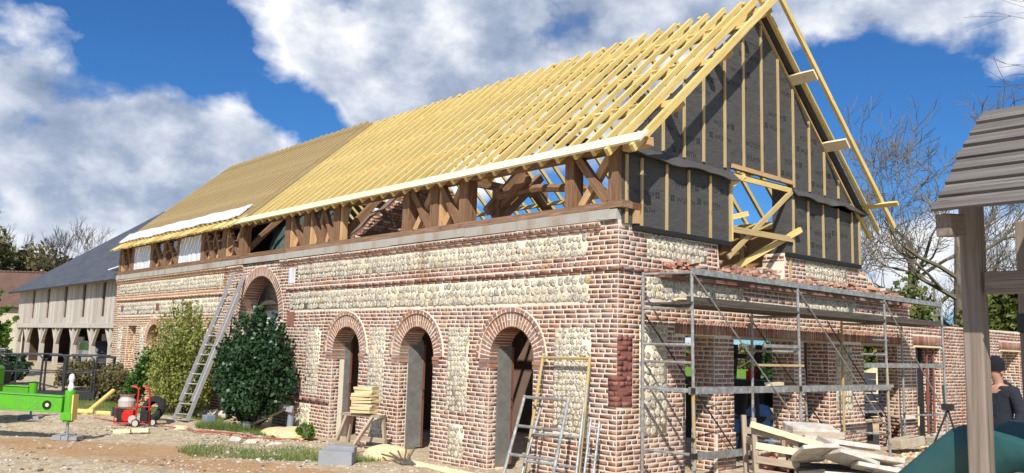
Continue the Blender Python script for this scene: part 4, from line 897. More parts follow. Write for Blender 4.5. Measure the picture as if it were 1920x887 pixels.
# ---------------------------------------------------------------- trestle with stone slabs
tr = tag(empty('trestle', (-5.72, -.72, 0)), 'old wooden trestle standing between the first and second arch', 'trestle')
part('top_board', 'old_plank', tr, lambda b: b.bar((-.42, -.10, .66), (.42, .22, .655), .22, .05, j=.006))
for a, b_ in (((-.40, -.32, .0), (-.28, -.12, .64)), ((-.50, .05, .0), (-.34, .02, .64)), ((.22, -.34, .0), (.30, .08, .64)), ((.38, .34, .0), (.36, .26, .64))):
    part('leg', 'old_plank', tr, lambda b: b.bar(a, b_, .07, .05, up=(1, .4, 0), j=.003))
part('brace_board', 'old_plank', tr, lambda b: b.bar((-.42, -.30, .12), (.26, -.30, .13), .03, .10)); part('brace_board', 'old_plank', tr, lambda b: b.bar((-.48, .08, .2), (.4, .32, .2), .03, .09))
zz = .69
for i in range(8):
    a = .37+random.uniform(-.12, .12); c = Vector((-5.66+random.uniform(-.03, .03), -.66+random.uniform(-.02, .02), zz)); t = .062
    w = .46 if i < 6 else .40
    o = part('stone_slab', 'cream_stone', None, lambda b: b.bar(c-Vector((cos(a), sin(a), .02))*w/2+Vector((0, 0, t/2)), c+Vector((cos(a), sin(a), .02))*w/2+Vector((0, 0, t/2)), .28*random.uniform(.92, 1.05), t-.006, j=.010), bevel=.006)
    names = ['lowest', 'second lowest', 'third from the bottom', 'fourth from the bottom', 'fourth from the top', 'third from the top', 'second from the top', 'topmost']
    tag(o, 'cream stone slab, %s of the stack on the wooden trestle' % names[i], 'stone slab', 'stone slabs stacked on the trestle'); zz += t
part_ = part
o = part('concrete_block', 'grey_block', None, lambda b: b.prism([(-.27, 0), (.27, 0), (.27, .20), (.27, .21), (-.27, .23)], lambda u, z, d: (-4.02+u*.664-d*.748, -2.22+u*.748+d*.664, z+hgt(-4, -2.2)-.01), 0, .26), recalc=True, bevel=.01)
tag(o, 'grey rough concrete block, the front one on the gravel before the trestle', 'concrete block')
o = part('concrete_block', 'grey_block', None, lambda b: b.prism([(-.25, 0), (.24, 0), (.25, .26), (-.23, .28)], lambda u, z, d: (-4.24+u*.70-d*.71, -2.02+u*.71+d*.70, z+hgt(-4, -2.2)-.01), 0, .22), recalc=True, bevel=.01)
tag(o, 'grey rough concrete block standing just behind the front block', 'concrete block')
o = part('ground_plank', 'pale_plank', None, lambda b: b.bar((-3.95, -1.02, hgt(-3.9, -1)+.05), (-1.9, -.72, hgt(-2, -.7)+.06), .09, .07, j=.004)); tag(o, 'pale new timber plank lying across the ground before the third arch', 'plank')
o = part('dry_branch', 'bark', None, lambda b: [b.path([(-4.3+.1*i, -1.15+.1*i, .12+.03*i), (-4.0+.08*i, -1.1+.02*i, .10), (-3.5, -1.2+.05*i, .03)], .016, 5) for i in range(5)]); tag(o, 'heap of dry brown branches beside the second arch pier', 'branches')
o = part('sand', 'cream_stone', None, lambda b: (b.blob((-4.75, -.75, .02), .42, .30, .20, 4, 3, .05), b.blob((-4.5, -1.0, .02), .25, .2, .12, 5, 3, .05))); tag(o, 'small cream heap of stone dust at the foot of the second arch pier', 'heap', kind='stuff')
o = part('sand', 'cream_stone', None, lambda b: (b.blob((-8.75, -.45, .0), .75, .42, .17, 4, 3, .05), b.blob((-9.3, -.6, .0), .5, .35, .12, 5, 3, .05))); tag(o, 'pale sand spread between the dark bush and the first arch', 'heap', kind='stuff')
# wooden tool with two grey plates, pipe stub, stones, canister
o = tag(empty('wooden_tool', (-9.55, -.55, 0)), 'wooden pole with two grey plates leaning on the pipe by the dark bush', 'tool')
part('pole', 'old_plank', o, lambda b: b.bar((-.38, -.42, .10), (.22, .18, .52), .055, .055)); part('plate', 'grey_block', o, lambda b: b.box(-.50, -.32, -.50, -.40, .02, .20, j=.01)); part('plate', 'grey_block', o, lambda b: b.box(-.20, -.06, -.28, -.18, .30, .46, j=.01)); part('head', 'grey_block', o, lambda b: b.bar((.10, .05, .56), (.38, .25, .50), .10, .14, j=.01))
o = tag(empty('pipe_stub', (-9.30, -.30, 0)), 'grey plastic pipe with an orange mouth against the wall by the dark bush', 'pipe')
part('tube', 'pvc', o, lambda b: b.tube((0, 0, -.02), (.0, .02, .42), .065, 14)); part('mouth', 'orange_plastic', o, lambda b: b.tube((0, .02, .421), (.0, .02, .47), .078, 14))
wl = [(-13.9, -.45, 'white rounded stone next to the ladder foot'), (-13.5, -.3, 'white rounded stone in the middle of three beside the ladder foot'), (-13.15, -.2, 'white rounded stone next to the dark bush')]
for x, y, l in wl: tag(part('white_stone', 'white_slab', None, lambda b: b.blob((x, y, .08), .2, .15, .11, 2, 2), smooth=False), l, 'stone', 'white stones by the ladder')
for x, y, r, l in ((-7.0, -1.75, .16, 'small pale stone in the sparse grass close to the trestle'), (-7.6, -1.95, .19, 'larger pale stone in the sparse grass between two other stones'), (-8.15, -2.05, .17, 'grey white stone where the sparse grass ends towards the dark bush'), (-6.35, -1.35, .10, 'small reddish stone just by the trestle foot')):
    tag(part('field_stone', 'stone' if r < .12 else 'white_slab', None, lambda b: b.blob((x, y, .02), r, r*.8, r*.45, 2, 2)), l, 'stone')
o = part('canister', 'pvc', None, lambda b: b.box(-11.35, -11.1, -1.45, -1.22, .0, .26), bevel=.02); tag(o, 'small grey canister on the gravel between the ladder and the dark bush', 'canister')
# red hoses
for k_, l in enumerate(('red hose snaking over the gravel towards the dark bush', 'second red hose lying loosely beside the first')):
    p0, p1 = ((-11.3, -2.4), (-7.2, -.95)) if k_ == 0 else ((-11.0, -2.2), (-7.7, -1.35)); pts = []
    for i in range(46):
        t = i/45; x = p0[0]+(p1[0]-p0[0])*t+.10*sin(i*.55+k_*2); y = p0[1]+(p1[1]-p0[1])*t+.16*sin(i*.33+k_)*sin(pi*t); pts.append((x, y, hgt(x, y)+.05))
    tag(part('hose', 'faded_red', None, lambda b: b.path(pts, .012, 5)), l, 'hose')
pts = [(-11.8-.42*i+.1*sin(i), -3.0+.12*sin(i*.8)-.01*i, hgt(-12, -3)+.045) for i in range(14)]
tag(part('hose', 'faded_red', None, lambda b: b.path(pts, .015, 5)), 'red hose trailing from the red engine unit towards the green machine', 'hose')
# ---------------------------------------------------------------- red engine unit on a trolley
U = Vector((.664, .748, 0)); Vv = Vector((-.748, .664, 0))
eng = tag(empty('engine_trolley', (-11.95, -2.85, hgt(-12, -2.8)), atan2(U.y, U.x)), 'red and black petrol engine unit on a red tubular trolley', 'engine trolley')
eng.scale = (.77, .77, .8)
for x in (.18, .50):
    part('handle_tube', 'red_paint', eng, lambda b: b.path([(x, -.05 if x < .4 else .1, .12), (x, .0 if x < .4 else .1, .6), (x-.01, .05, 1.0), (x-.06, .05, 1.08), (x-.22, .06, 1.12)], .027, 8))
part('base_frame', 'red_paint', eng, lambda b: (b.path([(-.42, -.12, .10), (.5, -.12, .10), (.52, .28, .10), (-.42, .28, .10), (-.42, -.12, .10)], .018, 6), b.path([(-.42, -.10, .1), (-.42, -.08, .52), (.18, -.08, .54)], .018, 6), b.path([(-.42, .25, .1), (-.42, .25, .52), (.5, .22, .54)], .018, 6)))
part('engine_block', 'black_rubber', eng, lambda b: (b.box(-.36, -.08, -.08, .22, .12, .38, j=.015), b.box(.28, .50, .0, .24, .14, .44, j=.015)), bevel=.02)
part('engine_cowl', 'red_paint', eng, lambda b: (b.lathe((-.06, -.14, .28), [(0, -.0), (.13, .0), (.17, .05), (.17, .2), (.1, .26)], 18, (0, 1, 0)), b.box(-.16, .12, -.1, .16, .30, .46)), bevel=.01)
part('recoil_starter', 'bucket_steel', eng, lambda b: b.lathe((.12, -.17, .20), [(0, 0), (.10, .0), (.12, .03), (.12, .08)], 16, (0, 1, 0)))
for x, y, r in ((.24, -.20, .11), (.58, .20, .10)):
    w = part('wheel', 'bucket_steel', eng, lambda b: b.lathe((x, y, .11), [(0, 0), (r*.8, 0), (r, .01), (r, .05), (0, .06)], 16, (0, 1, 0))); part('tyre', 'black_rubber', w, lambda b: b.lathe((x, y-.003, .11), [(r*.8, -.004), (r*1.03, .0), (r*1.03, .06), (r*.8, .064)], 16, (0, 1, 0)))
bu = tag(empty('metal_bucket', tuple(eng.location+U*-.12+Vv*.05+Vector((0, 0, .40)))), 'dented pale metal bucket standing on the red engine unit', 'bucket')
part('bucket_wall', 'bucket_steel', bu, lambda b: b.lathe((0, 0, 0), [(0, .0), (.14, .0), (.18, .04), (.185, .17), (.14, .23), (.14, .28), (.165, .29), (.13, .29), (.12, .24), (.16, .16), (0, .05)], 18)); part('bucket_rim', 'orange_plastic' if False else 'loose_brick', bu, lambda b: b.lathe((0, 0, .285), [(.14, 0), (.167, .0), (.167, .022), (.14, .022)], 18))
ty = part('old_tyre', 'black_rubber', None, lambda b: b.lathe((0, 0, 0), [(.16, -.07), (.27, -.08), (.31, -.03), (.31, .03), (.27, .08), (.16, .07)], 24, (.5, -.75, .35))); ty.location = eng.location+U*.20+Vv*.75+Vector((0, 0, .34)); tag(ty, 'tyre leaning upright behind the red trolley', 'tyre')
def local(x, y, z=0, o=Vector((0, 0, 0))): return o+U*x+Vv*y+Vector((0, 0, z))
for (x, y, l, w, a, lab) in ((-10.62, -3.42, .34, .10, .9, 'short thick yellow timber block before the red trolley'), (-10.62, -3.12, .50, .07, .85, 'long yellow timber offcut lying before the red trolley'), (-10.75, -2.15, .42, .10, .2, 'yellow timber block at the tyre side of the red trolley')):
    c = Vector((x, y, hgt(x, y)+.05)); d = Vector((cos(a), sin(a), .05))*l/2; tag(part('timber_block', 'pale_plank', None, lambda b: b.bar(c-d, c+d, w, .08, j=.004)), lab, 'timber block', 'timber blocks round the red trolley')
for (x, y, l, a, z, lab) in ((-15.1, -2.6, 1.25, 2.35, .30, 'yellow plastic chute half leaning behind the green outrigger'), (-14.9, -3.1, .7, .8, .08, 'yellow plastic piece flat on the ground behind the green outrigger'), (-14.1, -2.75, .4, .6, .07, 'small yellow plastic lump between outrigger and red trolley')):
    c = Vector((x, y, hgt(x, y)+z)); d = Vector((cos(a), sin(a), .42 if l > 1 else .0))*l/2; tag(part('yellow_chute', 'yellow_plastic', None, lambda b: b.tube(c-d, c+d, .055, 10)), lab, 'plastic piece')
o = tag(empty('power_tool', (-13.55, -2.6, .05)), 'small black and teal power tool lying near the red trolley', 'tool'); part('body', 'black_paint', o, lambda b: b.box(-.16, .14, -.1, .12, 0, .24, j=.02)); part('guard', 'teal_plastic', o, lambda b: b.tube((-.18, -.12, .12), (-.14, .1, .14), .11, 12))
# ---------------------------------------------------------------- green telehandler, mostly outside the picture
th = tag(empty('telehandler', (-13.6, -7.3, 0), atan2(U.y, U.x)), 'bright green telehandler with stabiliser legs down on grey pads', 'telehandler')
O = Vector((-13.6, -7.3, 0))
def tl(x, y, z): v = Vector((x, y, z))-O; return Vector((v.dot(U), v.dot(Vv), v.z))
def outrig(tip, root, top=.86, w=.20, h=.32):
    a = tl(*tip); r = tl(*root); bm_ = part('outrigger_beam', 'green_paint', th, lambda b: (b.bar(r, a, w, h, h1=h*.86), b.bar(r+Vector((0, 0, -h*.54)), a+Vector((0, 0, -h*.46)), w*1.25, .025), b.bar(r+Vector((0, 0, h*.52)), a+Vector((0, 0, h*.44)), w*1.2, .025)), bevel=.01)
    part('jack_housing', 'green_paint', th, lambda b: (b.tube(a+Vector((.10, 0, -.34)), a+Vector((.10, 0, .26)), .095, 16), b.box(a.x+.0, a.x+.2, a.y-.12, a.y+.12, a.z-.30, a.z-.16)), bevel=.006)
    part('jack_ram', 'galv', th, lambda b: (b.tube(a+Vector((.10, 0, -.34)), (a.x+.10, a.y, .06), .026, 10)))
    part('foot_plate', 'grey_block', th, lambda b: (b.box(a.x-.10, a.x+.06, a.y-.16, a.y+.16, .01, .10), b.box(a.x+.07, a.x+.2, a.y-.16, a.y+.16, .01, .09), b.box(a.x+.21, a.x+.36, a.y-.14, a.y+.14, .01, .08)))
    return a
a = outrig((-9.85, -4.78, .68), (-12.4, -7.75, .80))
part('hydraulic_hose', 'black_rubber', th, lambda b: b.path([tl(-9.95, -4.9, .98), tl(-10.2, -5.25, 1.08), tl(-10.7, -5.8, 1.0), tl(-11.5, -6.7, 1.12), tl(-12.2, -7.5, 1.05)], .014, 6))
for q in ((-.5, .03), (-.5, -.08), (-.62, .03), (-.62, -.08)): part('bolt', 'galv', th, lambda b: b.tube((a.x+q[0], a.y-.118, a.z+q[1]), (a.x+q[0], a.y-.10, a.z+q[1]), .014, 6))
part('warning_stripe', 'yellow_plastic', th, lambda b: b.box(a.x+.19, a.x+.215, a.y-.10, a.y+.1, a.z-.30, a.z+.18))
part('reflector', 'black_rubber', th, lambda b: b.lathe((a.x-.28, a.y-.112, a.z-.02), [(0, -.006), (.085, -.006), (.085, .01)], 18, (0, 1, 0))); part('reflector_face', 'pale_plank', th, lambda b: b.lathe((a.x-.27, a.y-.122, a.z-.02), [(0, -.002), (.035, -.002), (.035, .01)], 12, (0, 1, 0)))
part('film_wrap', 'white_film', th, lambda b: b.lathe((a.x+.10, a.y, a.z+.262), [(.05, 0), (.06, .05), (.035, .14), (.055, .22), (.04, .30), (0, .32)], 9))
outrig((-14.6, -4.35, .62), (-15.6, -7.0, .75))
part('chassis', 'green_paint', th, lambda b: (b.box(-3.2, 1.6, -.1, 1.1, .62, 1.25), b.box(-1.0, 1.55, .0, 1.0, 1.2, 1.75), b.box(1.6, 2.0, .1, .9, .7, 1.3)), bevel=.05)
part('cab', 'green_paint', th, lambda b: (b.box(-2.0, -.4, -.1, .9, 1.76, 2.6)), bevel=.08); part('cab_glass', 'glass', th, lambda b: b.box(-1.9, -.5, -.115, .915, 1.85, 2.5))
part('boom', 'green_paint', th, lambda b: b.bar((1.2, .5, 1.9), (-4.5, .6, 2.5), .35, .4))
part('headlamp', 'white_film', th, lambda b: b.box(2.0, 2.04, .2, .4, 1.0, 1.15))
for x, y in ((-2.4, -.45), (.9, -.45), (-2.4, 1.1), (.9, 1.1)):
    w = part('wheel', 'yellow_plastic', th, lambda b: b.lathe((x, y, .55), [(0, 0), (.28, .0), (.3, .06), (.3, .3), (0, .34)], 20, (0, 1, 0))); part('tyre', 'black_rubber', w, lambda b: b.lathe((x, y, .55), [(.29, .02), (.5, .0), (.55, .05), (.55, .31), (.5, .36), (.29, .33)], 24, (0, 1, 0)))
# ---------------------------------------------------------------- black work platform with railings
bk = tag(empty('work_platform', (-21.9, -3.55, .0), atan2(U.y, U.x)), 'black steel work platform with tubular railings on the grass verge', 'work platform')
part('deck', 'black_paint', bk, lambda b: b.box(-.2, 2.95, 0, 1.3, .06, .30), bevel=.01)
part('deck_floor', 'old_plank', bk, lambda b: b.box(-.1, 2.0, .05, 1.25, .305, .37))
for (xa, xb) in ((-.25, 1.28), (1.38, 2.86)):
    part('front_rail', 'black_paint', bk, lambda b: (b.path([(xa, 0, .3), (xa, 0, 1.25), (xa+.12, 0, 1.37), (xb-.12, 0, 1.37), (xb, 0, 1.25), (xb-.02, 0, .3)], .032, 7), b.path([(xa, 0, .85), (xb, 0, .85)], .022, 6)))
    part('rear_rail', 'black_paint', bk, lambda b: (b.path([(xa, 1.3, .3), (xa, 1.3, 1.25), (xa+.12, 1.3, 1.37), (xb-.12, 1.3, 1.37), (xb, 1.3, 1.25), (xb, 1.3, .3)], .028, 7), b.path([(xa, 1.3, .85), (xb, 1.3, .85)], .02, 6)))
part('side_rail', 'black_paint', bk, lambda b: (b.path([(2.9, .05, .3), (2.92, .05, 1.33), (2.92, 1.25, 1.33), (2.9, 1.25, .3)], .034, 7),)); part('mid_post', 'black_paint', bk, lambda b: b.bar((1.98, 0, .3), (2.0, 0, 1.37), .06, .06))
# pale ride-on machine behind the platform
mw = tag(empty('small_dumper', (-24.1, -3.9, .05), atan2(U.y, U.x)), 'small grey and black machine with a tilted pale windscreen behind the platform railings', 'machine')
part('body', 'black_paint', mw, lambda b: (b.box(-.7, 1.0, -.3, .5, .35, .95),), bevel=.05); part('bonnet', 'car_paint', mw, lambda b: b.box(-.9, -.2, -.35, .55, .96, 1.5), bevel=.06); part('windscreen', 'white_film', mw, lambda b: b.bar((.1, .1, 1.05), (.75, .1, 1.45), .6, .04)); part('steering_wheel', 'black_rubber', mw, lambda b: b.lathe((.9, .1, 1.1), [(.14, 0), (.18, .0), (.18, .03), (.14, .03)], 14, (.6, 0, .8)))
for x in (-.45, .75):
    w = part('wheel', 'black_rubber', mw, lambda b: b.lathe((x, -.42, .32), [(0, 0), (.3, .0), (.33, .04), (.33, .2), (0, .22)], 16, (0, 1, 0)))
# ---------------------------------------------------------------- timber framed barn on the far left
tb = tag(empty('timber_barn', (-56.4, 4, .2)), 'half timbered outbuilding with dark slate roof and open cart bays', 'barn')
PX = (2.55, 6.2, 9.5, 13.1, 16.5, 19.6)
for i, x in enumerate((.1,)+PX+(23.2,)):
    part('post', 'grey_cladding', tb, lambda b: b.box(x-.13, x+.13, -.02, .22, -.15, 2.2, axis=2))
    part('brace', 'grey_cladding', tb, lambda b: b.bar((x, .08, 1.25), (x+.85, .08, 2.2), .14, .16)) ; part('brace', 'grey_cladding', tb, lambda b: b.bar((x, .081, 1.25), (x-.85, .081, 2.2), .14, .16))
part('bressummer', 'grey_cladding', tb, lambda b: b.box(-.2, 24, -.08, .25, 2.2, 2.45, axis=0))
xs = [0.]
for x in (3.8, 7.35, 11.2, 14.75, 18.2, 21.8): xs += [x-.30, x+.30]
xs += [24.]
for a, b_ in zip(xs[::2], xs[1::2]):
    part('plank_wall', 'grey_cladding', tb, lambda b: [b.box(a+i*(b_-a)/n_, a+(i+1)*(b_-a)/n_-.012, -.03-random.uniform(0, .02), .05, 2.45, 4.7, axis=2) for n_ in [max(1, int((b_-a)/.19))] for i in range(n_)])
for x in (3.8, 7.35, 11.2, 14.75, 18.2, 21.8):
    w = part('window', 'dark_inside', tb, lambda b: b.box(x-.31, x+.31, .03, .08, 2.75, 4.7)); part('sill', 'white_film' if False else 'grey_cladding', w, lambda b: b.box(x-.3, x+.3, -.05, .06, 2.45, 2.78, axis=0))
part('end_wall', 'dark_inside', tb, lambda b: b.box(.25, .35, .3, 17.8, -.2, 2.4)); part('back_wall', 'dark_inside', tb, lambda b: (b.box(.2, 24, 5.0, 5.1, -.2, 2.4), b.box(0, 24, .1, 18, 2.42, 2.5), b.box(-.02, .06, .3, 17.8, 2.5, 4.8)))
part('bay_panel', 'ochre_board', tb, lambda b: b.box(8.0, 9.7, 3.0, 3.1, -.2, 1.9, axis=2)); part('bay_panel', 'ochre_board', tb, lambda b: b.box(19.6, 20.3, 2.5, 2.6, -.2, 1.9, axis=2)); [part('bay_wall', 'grey_cladding', tb, lambda b: b.box(*q)) for q in ((5.0, 7.8, 2.0, 2.1, -.2, 1.7), (11.5, 12.8, 2.0, 2.1, -.2, 1.9), (14.3, 15.6, 2.4, 2.5, -.2, 1.7))]
rp = math.hypot(9.6, 6.6)
sr = part('roof', 'slate', tb, lambda b: b.box(0, 25, 0, rp, 0, .12)); sr.location = (-.5, -.6, 4.42); sr.rotation_euler = (atan2(6.6, 9.6), 0, 0)
sr = part('rear_roof', 'slate', tb, lambda b: b.box(0, 25, 0, rp, 0, .12)); sr.location = (24.5, 18.6, 4.42); sr.rotation_euler = (atan2(6.6, 9.6), 0, pi)
part('gable_end', 'grey_cladding', tb, lambda b: b.prism([(.1, 4.7), (17.9, 4.7), (9, 10.9)], lambda u, z, d: (d, u, z), 0, .1), recalc=True)
part('ridge_tile', 'slate', tb, lambda b: b.tube((-.5, 9, 11.05), (24.5, 9, 11.05), .14, 8))
part('eave_strip', 'white_film', tb, lambda b: b.bar((20.6, -.45, 5.0), (21.7, .1, 5.3), .5, .05))
# car in the cart bay
car = tag(empty('parked_car', (-44.6, 4.6, .2)), 'silver hatchback parked in the open cart bay', 'car')
cp = [(0, .35), (0, .75), (.12, .95), (.35, 1.42), (1.0, 1.52), (2.0, 1.50), (2.7, 1.28), (3.2, 1.0), (4.0, .88), (4.15, .6), (4.15, .35)]
part('body', 'car_paint', car, lambda b: b.prism(cp, lambda u, z, d: (u, d, z), 0, 1.65), recalc=True, bevel=.05)
part('side_window', 'glass', car, lambda b: b.prism([(.45, .98), (.6, 1.36), (1.1, 1.44), (1.95, 1.42), (2.5, 1.22), (2.75, 1.0)], lambda u, z, d: (u, d, z), -.012, .0), recalc=True)
part('rear_window', 'glass', car, lambda b: b.prism([(.2, 1.0), (1.45, 1.0), (1.35, 1.36), (.3, 1.36)], lambda u, z, d: (.10+(z-.95)*.45-.02+d, u, z), -.02, 0), recalc=True)
part('tail_lamp', 'tail_lamp', car, lambda b: b.box(-.03, .12, -.01, .28, .78, .98)); part('tail_lamp', 'tail_lamp', car, lambda b: b.box(-.03, .12, 1.37, 1.66, .78, .98))
for x in (.75, 3.3):
    for y in (-.03, 1.45):
        w = part('wheel', 'bucket_steel', car, lambda b: b.lathe((x, y, .31), [(0, 0), (.2, 0), (.2, .18), (0, .2)], 16, (0, 1, 0))); part('tyre', 'black_rubber', w, lambda b: b.lathe((x, y-.01, .31), [(.2, 0), (.31, .01), (.31, .2), (.2, .21)], 18, (0, 1, 0)))
# cottage with a red tiled roof behind the hedge
ct = tag(empty('cottage', (-84.5, 6.5, 0), atan2(U.y, U.x)), 'low cottage with a brown red tiled roof behind the laurel hedge', 'cottage')
part('wall', 'render_wall', ct, lambda b: b.box(-9, 4.6, 0, 7, 0, 4.6)); rf = part('roof', 'roof_tile', ct, lambda b: b.box(0, 14.6, 0, 5.4, 0, .15)); rf.location = (-9.5, -.5, 4.3); rf.rotation_euler = (radians(41), 0, 0)
rf = part('rear_roof', 'roof_tile', ct, lambda b: b.box(0, 14.6, 0, 5.4, 0, .15)); rf.location = (5.1, 7.5, 4.3); rf.rotation_euler = (radians(41), 0, pi)
part('ridge_tile', 'roof_tile', ct, lambda b: [b.tube((-9.4+i*.4, 3.5, 7.95), (-9.05+i*.4, 3.5, 7.98), .15, 7) for i in range(36)]); part('gable', 'render_wall', ct, lambda b: b.prism([(0, 4.6), (7, 4.6), (3.5, 7.6)], lambda u, z, d: (d, u, z), 4.5, 4.6), recalc=True)
# ---------------------------------------------------------------- interior and worksite clutter behind the openings
def thing1(name, m, fn, label, cat, **kw): 
    g_ = kw.pop('group', None); k_ = kw.pop('kind', None); return tag(part(name, m, None, fn, **kw), label, cat, g_, k_)
wb = tag(empty('work_bench', (-1.55, 5.75, hgt(0, 4))), 'dark work bench inside the barn seen through the second gable opening', 'bench')
part('bench_top', 'black_paint', wb, lambda b: b.box(-1.6, .9, -.35, .35, 1.18, 1.34)); part('cupboard', 'black_paint', wb, lambda b: b.box(-1.5, .2, -.05, .3, .05, 1.16), bevel=.02); part('vise', 'red_paint', wb, lambda b: (b.box(.1, .22, -.2, -.05, 1.34, 1.52), b.box(.14, .3, -.18, -.1, 1.5, 1.56)))
for x, y in ((-1, -.3), (.8, -.3), (-1, .3), (.8, .3)): part('leg', 'black_paint', wb, lambda b: b.box(x, x+.07, y-.03, y+.03, 0, 1.18))
thing1('blue_tarp', 'blue_cloth', lambda b: [b.blob((-1.35+.30*i, 5.0+.1*(i % 2), hgt(0, 3)+.35+.12*(i % 3)), .26, .2, .38, i, 2, .12) for i in range(4)], 'crumpled blue tarp in front of the dark work bench', 'tarp', smooth=True)
thing1('folding_frame', 'black_paint', lambda b: (b.bar((-.95, 4.5, .1), (-.75, 4.5, 1.3), .05, .05), b.bar((-.45, 4.5, .1), (-.55, 4.5, 1.3), .05, .05), b.bar((-1.15, 4.55, .8), (-.25, 4.55, .85), .05, .05), b.bar((-1.15, 4.55, .4), (-.25, 4.55, .9), .04, .04)), 'black folding frame standing before the blue tarp', 'frame')
fl = tag(empty('fork_mast', (-2.35, 6.75, hgt(-3, 6.6))), 'black lifting mast of a small loader standing in the barn opening', 'loader mast')
for x in (-.3, .3): part('mast_rail', 'black_paint', fl, lambda b: b.bar((x, 0, 0), (x+.15, 0, 2.2), .09, .12))
part('cross_member', 'black_paint', fl, lambda b: (b.box(-.3, .42, -.03, .05, 1.1, 1.2), b.box(-.25, .45, -.03, .05, 1.9, 2.0))); part('seat', 'black_rubber', fl, lambda b: b.box(.5, .9, -.2, .2, .9, 1.5), bevel=.06); part('hood', 'red_paint', fl, lambda b: b.box(-1.2, -.4, -.3, .3, .6, 1.25), bevel=.05)
for x, y, z, h, l in ((-.55, 2.75, 2.06, .2, 'orange plastic cone hanging inside the second gable opening'), (-.5, 1.75, 2.06, .2, 'orange plastic cone hanging inside the first gable opening')):
    thing1('hanging_cone', 'orange_plastic', lambda b: b.lathe((x, y+.75, z-h), [(.10, 0), (.10, .03), (.05, .05), (.02, .2)], 12), l, 'cone')
thing1('white_canister', 'white_film', lambda b: b.box(-.75, -.6, 3.25, 3.4, 1.35, 1.75), 'white canister hanging beside the orange cone of the second opening', 'canister', bevel=.02)
thing1('metal_props', 'dark_steel', lambda b: (b.tube((-.9, 2.0, .1), (-.9, 2.0, 2.2), .03), b.tube((-.9, 2.25, .1), (-.85, 2.2, 2.2), .025), b.box(-1.2, -1.0, 1.8, 2.2, 1.5, 1.75), b.box(-1.4, -.9, 1.7, 2.4, .2, 1.1)), 'dark steel props and boxes in the first gable opening', 'props')
thing1('black_post', 'black_paint', lambda b: (b.tube((-.2, 5.42, .25), (-.2, 5.42, 1.85), .028), b.tube((-.2, 5.42, .55), (-.2, 5.42, .95), .05)), 'thin black post standing in the narrow third gable opening', 'post')
thing1('white_pole', 'galv', lambda b: b.tube((-.1, 5.52, .3), (-.15, 5.5, 1.75), .022), 'thin pale pole beside the black post of the third opening', 'pole')
# stack of grey boards and timbers in the fourth opening
for i, (z, h, m, l, w) in enumerate(((.25, .30, 'black_rubber', 'black drum lying at the bottom of the fourth gable opening', .9), (.58, .12, 'old_plank', 'timber bundle under the grey panels in the fourth gable opening', 1.5), (.74, .05, 'dark_steel', 'dark bar between timber bundle and grey panels in the fourth opening', 1.45), (.82, .22, 'grey_block', 'lower grey panel pack in the fourth gable opening', 1.4), (1.06, .16, 'pvc', 'middle grey panel pack in the fourth gable opening', 1.35), (1.25, .42, 'grey_block', 'upright grey panel pack crowning the stack in the fourth opening', 1.1))):
    if i == 0: thing1('drum', m, lambda b: b.tube((-.9, 7.9, .45), (-.2, 8.3, .45), .19, 16), l, 'drum'); continue
    thing1('panel_pack' if i > 2 else 'timber_bundle', m, lambda b: [b.box(-1.0, -.35, 7.75+.02*k_, 7.75+w, z+k_*h/3, z+(k_+1)*h/3-.012, j=.008, axis=1) for k_ in range(3)], l, 'stack')
thing1('sand', 'cream_stone', lambda b: b.blob((-3.6, 16.6, .1), 1.6, 1.4, 1.65, 8, 3, .05), 'bank of pale sand behind the fourth gable opening', 'sand', kind='stuff')
thing1('red_prop', 'red_door', lambda b: (b.tube((-.15, 10.95, .2), (-.12, 10.9, 2.2), .032), b.tube((-.15, 10.95, .95), (-.14, 10.93, 1.25), .05)), 'rusty red steel prop in the window opening of the annex wall', 'prop')
thing1('red_prop', 'red_door', lambda b: b.tube((-.1, 11.15, .2), (-.1, 11.22, 2.2), .028), 'thin rusty red prop close to the brick jamb of the annex window', 'prop')
tp = tag(empty('surveying_tripod', (1.45, 8.0, hgt(1.4, 8))), 'dark steel tripod stand before the widened brick pier', 'tripod')
for dx, dy in ((.35, -.25), (-.3, -.2), (.05, .45)): part('leg', 'dark_steel', tp, lambda b: b.tube((dx, dy, 0), (0, 0, .9), .02, 6))
part('head', 'dark_steel', tp, lambda b: (b.box(-.1, .1, -.06, .06, .88, 1.0), b.tube((-.05, 0, .9), (-.1, .05, 1.35), .02, 6)))
# lintel stones and steps at the foot of the annex wall
for x, y, w, h, l in ((.45, 8.3, .9, .18, 'long tan stone sill lying at the foot of the widened brick pier'), (.4, 10.2, .8, .16, 'white stone sill lying below the annex window opening'), (.75, 9.3, .7, .2, 'blocky cream stone between the pier and the annex window')):
    thing1('stone_sill', 'stone' if 'white' not in l else 'white_slab', lambda b: b.bar((x, y-w/2, .3), (x+.1, y+w/2, .34), .3, h, j=.02), l, 'stone', bevel=.012)
# heap of slabs, planks and slatted crate at the foot of the scaffold
def slab(c, lu, lv, t, yaw, tilt_u=0, tilt_v=0, m='white_slab', label='', nm='stone_slab', gr='slabs heaped at the foot of the scaffold', jj=.02):
    c = Vector(c); R = Matrix.Rotation(yaw, 3, 'Z') @ Matrix.Rotation(tilt_u, 3, 'Y') @ Matrix.Rotation(tilt_v, 3, 'X'); mb = MB(); n = 9
    pts = []
    base = [(-1, -1), (0, -1.02), (1, -.96), (1.03, 0), (.96, 1), (0, 1.03), (-.97, .98), (-1.02, .1)]
    poly = [(p[0]*lu/2+random.uniform(-jj, jj), p[1]*lv/2+random.uniform(-jj, jj)) for p in base]
    mb.prism(poly, lambda u, v, d: tuple(c+R @ Vector((u, v, d))), -t/2, t/2)
    o = mb.build(nm, m, None, recalc=True, bevel=.008); return tag(o, label, 'slab', gr)
ya = atan2(U.y, U.x)
S0 = Vector((2.75, 1.15, 0))
